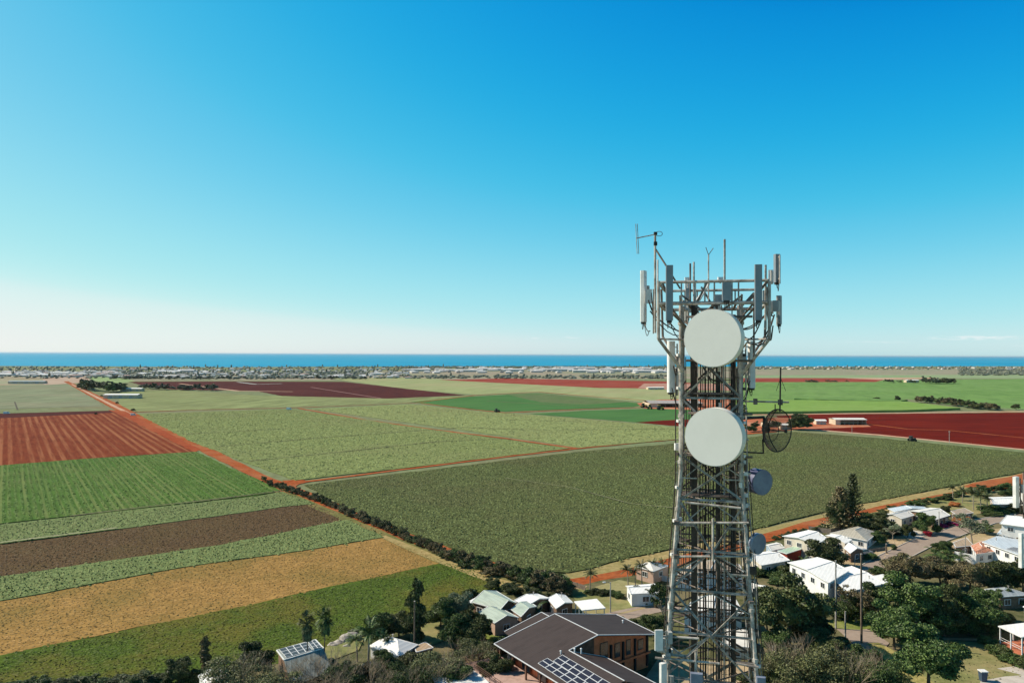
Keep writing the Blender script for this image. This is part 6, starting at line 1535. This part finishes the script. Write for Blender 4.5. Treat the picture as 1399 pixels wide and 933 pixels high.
for c_, d_ in ((c1, d1), (c2, d2)):
    tube_t([c_ - AX * .9 + Vector((0, 0, -1.2)), c_ - AX * .9 + Vector((0, 0, 1.2))], .057, 'mounting_pipe', GALV, d_)
    for zz in (-.8, .8): tube_t([c_ - AX * .8 + Vector((0, 0, zz)) - UV * 1.15, c_ - AX * .95 + Vector((0, 0, zz)) + UV * 1.15], .045, 'bracket', GALVD, d_)
    tube_t([c_ - AX * .5 + UV * 1.1 + Vector((0, 0, -.1)), TL_(hw(50), -hw(50), c_.z - .35)], .03, 'stay', GALV, d_)
# small shrouded dishes on the right
ax3 = (UV * .62 - NV * .78 + Vector((0, 0, -.02)))
d3, c3, _ = drum(1042, 659, 17.2, -.6, ax3, .46, DRUM, simple('blue_shroud', (.10, .11, .20), (.14, .15, .25), 2, .45))
d4, c4, _ = drum(1037, 743, 14.2, -.9, UV * .72 - NV * .69 + Vector((0, 0, -.05)), .2, DRUM, simple('pale_shroud', (.45, .5, .6), None, 2, .4))
for (px, ya, yb) in ((1019, 625, 692), (1022, 708, 765), (974, 708, 766), (926, 700, 770), (913, 855, 915), (950.5, 888, 930), (1024, 900, 925), (1014, 590, 640)):
    w = -1.9 if px in (974, 950.5) else -1.0
    tube_t([T(px, ya, w), T(px, yb, w)], .045, 'mounting_pipe', GALV if px < 1000 else GALVD)
for x0, y0, x1, y1, w in ((1008, 646, 1026, 647, -1.0), (1008, 690, 1024, 690, -1.0), (923, 714, 1023, 714, -1.45), (923, 760, 1023, 760, -1.45), (935, 686, 1012, 694, -1.25), (908, 899, 983, 906, -1.9), (1006, 906, 1036, 911, -1.9), (912, 869, 955, 872, -1.75), (1008, 740, 1030, 741, -.9), (985, 683, 1010, 689, -1.1), (1010, 657, 1030, 657, -.7), (895, 869, 912, 869, -1.8), (895, 898, 912, 900, -1.9)):
    tube_t([T(x0, y0, w), T(x1, y1, w)], .042, 'mounting_pipe', GALV)
for px, py in ((924, 714), (974, 714), (1021, 714), (924, 760), (974, 760), (1021, 760), (1019, 647), (1019, 690), (909, 899), (951, 903), (1016, 631), (1019, 676)):
    MB().box(T(px, py, -1.5 if px < 1000 else -1.0), (.16, .16, .14), math.atan2(UV.y, UV.x)).build('clamp', GALVD if rnd.random() < .5 else PANELW, tower)
# right arm with ground-plane whip
am = tube_t([T(1011, 548, -.8), T(1078, 549.5, -.8)], .035, 'side_arm', GALV)
tube_t([T(1066.5, 502, -.85), T(1065.5, 562, -.85)], .03, 'whip_antenna', CABLE, am)
for x1 in (1060.5, 1073.5): tube_t([T(1066.5, 516, -.85), T(x1, 534, -.85)], .009, 'radial', CABLE, am)
tube_t([T(1066.5, 516, -.85), T(1066.5, 516, -.85) + NV * .35 - Vector((0, 0, .45))], .009, 'radial', CABLE, am)
MB().box(T(1032, 548.5, -.8), (.12, .14, .22)).box(T(1066, 549.5, -.8), (.14, .14, .2)).build('clamp', GALVD, am)
tube_t([T(1059, 552, -.8), T(1059, 562, -.8)], .02, 'drop_tube', CABLE, am)
# grid dish
gc = T(1062, 588, -.6); ga = (UV * .72 - NV * .69).normalized(); gr = (T(1062, 559, -.6) - T(1062, 617, -.6)).length / 2
gd = MB().ring(gc, ga, gr, .022, 44, 6).build('grid_dish', CABLE, tower)
q = ga.to_track_quat('Z', 'Y').to_matrix()
gq_side = ga.cross(Vector((0, 0, 1))).normalized()
def gp(x, y): return gc - ga * (.42 * (1 - (x * x + y * y))) + gq_side * (x * gr) + Vector((0, 0, y * gr))
g = MB(); nW = 46
for k in range(nW + 1):
    x = -1 + 2 * k / nW; ym = math.sqrt(max(0, 1 - x * x))
    if ym > .05: g.path([gp(x, ym * (-1 + 2 * j / 10)) for j in range(11)], .0055, 4)
    if k % 3 == 0 and ym > .05: g.path([gp(ym * (-1 + 2 * j / 10), x) for j in range(11)], .006, 4)
g.build('mesh', simple('rusty_wire', (.22, .13, .10), (.14, .085, .065), 3, .8), gd)
g = MB(); g.path([gp(0, -1 + 2 * j / 12) for j in range(13)], .02, 5); g.path([gp(.0 + .55 * math.cos(t_), .55 * math.sin(t_)) for t_ in np.linspace(0, 2 * PI, 25)], .012, 5); g.path([gp(.92, y) for y in np.linspace(-.36, .36, 5)], .02, 5)
g.build('rib', CABLE, gd)
MB().tube(gp(0, 0), gc + ga * .35, .02, n=6).tube(gc + ga * .35, gc + ga * .42, .06, n=8).build('feed', CABLE, gd)
MB().tube(gp(0, 0), gp(0, 0) - ga * .22, .12, n=10).build('feed_hub', CABLE, gd)
hub = gp(0, 0) - ga * .2
tube_t([T(1011, 572, -1.0), hub + Vector((0, 0, .45)), hub + Vector((0, 0, -.5))], .05, 'dish_arm', CABLE, gd); tube_t([T(1008, 617, -1.0), T(1043, 619, -.6), T(1042, 600, -.6)], .03, 'dish_arm', CABLE, gd)
# insulators/straps down the legs
for z in np.arange(55, 38, -1.25):
    for su in (-1, 1):
        p = TL_(su * (hw(z) + .10), -hw(z), z); MB().box(p, (.09, .12, .1), .3).build('strap', PANELW if rnd.random() < .5 else CABLE, tower)
for i, (su, o_) in enumerate(((-1, .12), (-1, .18), (1, .12), (1, .20), (1, .27), (1, -.15), (1, -.22))):
    tube_t([TL_(su * hw(z) + (o_ if su > 0 else -o_) + rnd.uniform(-.02, .02), -hw(z) * .8 + rnd.uniform(-.04, .04), z) for z in np.arange(54.5 if i % 2 else 51, 36, -1.4)], (.018, .025)[i % 2], 'cable', CABLE if i % 3 else GALV, n=5)

# ------------------------------------------------------------------ second mast on the right edge
MP = CAM + ray(1408, 700) * (50 / ray(1408, 700).y); mroot = empty('antenna_mast', (MP.x, MP.y, 0), 'slim mast with white panel antennas cut by the right edge', 'mast')
MB().tube(Vector((MP.x, MP.y, 0)), Vector((MP.x, MP.y, 48.2)), .35, .16, n=14).build('shaft', GALV, mroot)
def M(px, py, y=50): d = ray(px, py); return CAM + d * (y / d.y)
for px, ya, yb, ww, dy in ((1388, 651, 693, .38, 49.6), (1396.5, 664, 690, .25, 50.4), (1395, 728, 775, .26, 49.4), (1403, 655, 700, .3, 49)):
    a, b_ = M(px, ya, dy), M(px, yb, dy); o = MB().box((a + b_) / 2, (ww, .2, a.z - b_.z), .5).build('panel_antenna', PANELW, mroot)
    MB().tube(b_ + Vector((.28, 0, -.3)), a + Vector((.28, 0, -.1)), .04, n=6).build('mounting_pipe', GALVD, o)
    MB().box((a + b_) / 2 + Vector((.45, 0, .2)), (.25, .25, .5)).build('radio_unit', BOXG, o)
for py in (668, 688, 735, 768): MB().tube(M(1389, py, 49.7), Vector((MP.x, MP.y, M(1389, py, 49.7).z)), .045, n=6).build('arm', GALVD, mroot)
MB().tube(M(1398, 645, 50), M(1398, 708, 50), .04, n=6).build('whip_antenna', GALVD, mroot)
for k in range(3): MB().path([M(1393 + k, 672 + 5 * k, 49.8), M(1394 + k * 2, 690, 49.8), M(1399, 705, 49.9), M(1404, 720, 50)], .02, 5).build('cable', CABLE, mroot)

# ------------------------------------------------------------------ haze
HZ = bpy.data.materials.new('haze'); HZ.use_nodes = True; t = HZ.node_tree; t.nodes.clear()
o = t.nodes.new('ShaderNodeOutputMaterial'); v = t.nodes.new('ShaderNodeVolumePrincipled'); v.inputs['Color'].default_value = (.78, .9, 1, 1); v.inputs['Density'].default_value = 1.4e-5; v.inputs['Anisotropy'].default_value = .2
t.links.new(v.outputs[0], o.inputs['Volume'])
MB().box((0, S / 2 - 4000 + 2000, 31.5), (2 * S + 2000, S + 10000, 73)).build('haze', HZ)
tag(bpy.data.objects['haze'], 'thin pale air over the land and sea', 'haze', kind='stuff')

# ------------------------------------------------------------------ light
SUN_EL, SUN_AZ = 40.0, -75.0      # azimuth from +Y (view), clockwise positive
sd = Vector((math.sin(R(SUN_AZ)) * math.cos(R(SUN_EL)), math.cos(R(SUN_AZ)) * math.cos(R(SUN_EL)), math.sin(R(SUN_EL))))
sl = bpy.data.lights.new('sun', 'SUN'); sl.energy = 5.0; sl.angle = R(.5); sl.color = (1, .90, .74)
so = bpy.data.objects.new('sun', sl); COL.objects.link(so); so.rotation_euler = sd.to_track_quat('Z', 'Y').to_euler(); so.location = (0, 0, 200)
wd = bpy.data.worlds.new('World'); SC.world = wd; wd.use_nodes = True; t = wd.node_tree; t.nodes.clear()
out_ = t.nodes.new('ShaderNodeOutputWorld'); bg = t.nodes.new('ShaderNodeBackground'); sk = t.nodes.new('ShaderNodeTexSky'); sk.sky_type = 'NISHITA'; sk.sun_disc = False
sk.sun_elevation = R(SUN_EL); sk.sun_rotation = R(SUN_AZ); sk.altitude = 3000; sk.air_density = 1.0; sk.dust_density = 5.0; sk.ozone_density = 6.0
# the photograph's film look: a steeper red and lifted blue response applied to the physical sky; low ends darken the unseen upper sky to cut fill light
def vmul(src, k):
    n = t.nodes.new('ShaderNodeVectorMath'); n.operation = 'SCALE'; n.inputs['Scale'].default_value = k; t.links.new(src, n.inputs[0]); return n.outputs[0]
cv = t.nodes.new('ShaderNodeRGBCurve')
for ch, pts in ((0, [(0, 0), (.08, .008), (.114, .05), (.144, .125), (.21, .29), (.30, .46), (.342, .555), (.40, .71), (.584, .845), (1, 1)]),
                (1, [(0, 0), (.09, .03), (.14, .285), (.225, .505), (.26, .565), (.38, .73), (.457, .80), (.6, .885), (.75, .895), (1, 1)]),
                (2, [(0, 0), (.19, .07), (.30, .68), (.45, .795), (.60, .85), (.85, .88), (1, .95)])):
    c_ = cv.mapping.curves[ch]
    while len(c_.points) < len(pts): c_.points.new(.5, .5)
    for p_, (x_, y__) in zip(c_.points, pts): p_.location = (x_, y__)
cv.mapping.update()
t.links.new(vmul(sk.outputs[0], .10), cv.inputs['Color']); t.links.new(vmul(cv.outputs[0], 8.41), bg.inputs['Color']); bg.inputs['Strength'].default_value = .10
tcw = N(t, 'ShaderNodeTexCoord').outputs['Generated']
def cloud(cx, cz, rx, rz, amt, prev):
    mp = N(t, 'ShaderNodeMapping'); mp.vector_type = 'POINT'; t.links.new(tcw, mp.inputs['Vector']); mp.inputs['Location'].default_value = (-cx / rx, 0, -cz / rz); mp.inputs['Scale'].default_value = (1 / rx, 0, 1 / rz)
    ln = N(t, 'ShaderNodeVectorMath', operation='LENGTH'); t.links.new(mp.outputs[0], ln.inputs[0])
    mk = ramp(t, ln.outputs['Value'], 1.0, .2); ms = N(t, 'ShaderNodeMapping'); t.links.new(tcw, ms.inputs['Vector']); ms.inputs['Scale'].default_value = (60, 60, 420)
    nz = ramp(t, noise(t, ms.outputs[0], 1.0, 5, .65), .40, .62)
    mm = N(t, 'ShaderNodeMath', operation='MULTIPLY'); t.links.new(mk, mm.inputs[0]); t.links.new(nz, mm.inputs[1]); m2 = N(t, 'ShaderNodeMath', operation='MULTIPLY'); t.links.new(mm.outputs[0], m2.inputs[0]); m2.inputs[1].default_value = amt
    yy = N(t, 'ShaderNodeSeparateXYZ'); t.links.new(tcw, yy.inputs[0]); gt = N(t, 'ShaderNodeMath', operation='GREATER_THAN'); t.links.new(yy.outputs[1], gt.inputs[0]); gt.inputs[1].default_value = 0
    m3_ = N(t, 'ShaderNodeMath', operation='MULTIPLY'); t.links.new(m2.outputs[0], m3_.inputs[0]); t.links.new(gt.outputs[0], m3_.inputs[1])
    return mixc(t, m3_.outputs[0], prev, (6.9, 7.6, 7.7))
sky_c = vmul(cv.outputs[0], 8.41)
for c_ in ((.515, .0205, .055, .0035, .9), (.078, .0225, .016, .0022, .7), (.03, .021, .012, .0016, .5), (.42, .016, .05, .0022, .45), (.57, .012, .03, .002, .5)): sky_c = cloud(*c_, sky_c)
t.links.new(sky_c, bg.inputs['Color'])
t.links.new(bg.outputs[0], out_.inputs[0])
vs_ = SC.view_settings; vs_.view_transform = 'Standard'; vs_.look = 'None'; vs_.exposure = 0.25; vs_.gamma = 1; vs_.use_curve_mapping = False
SC.render.engine = 'CYCLES'; SC.cycles.max_bounces = 6; SC.cycles.volume_bounces = 0
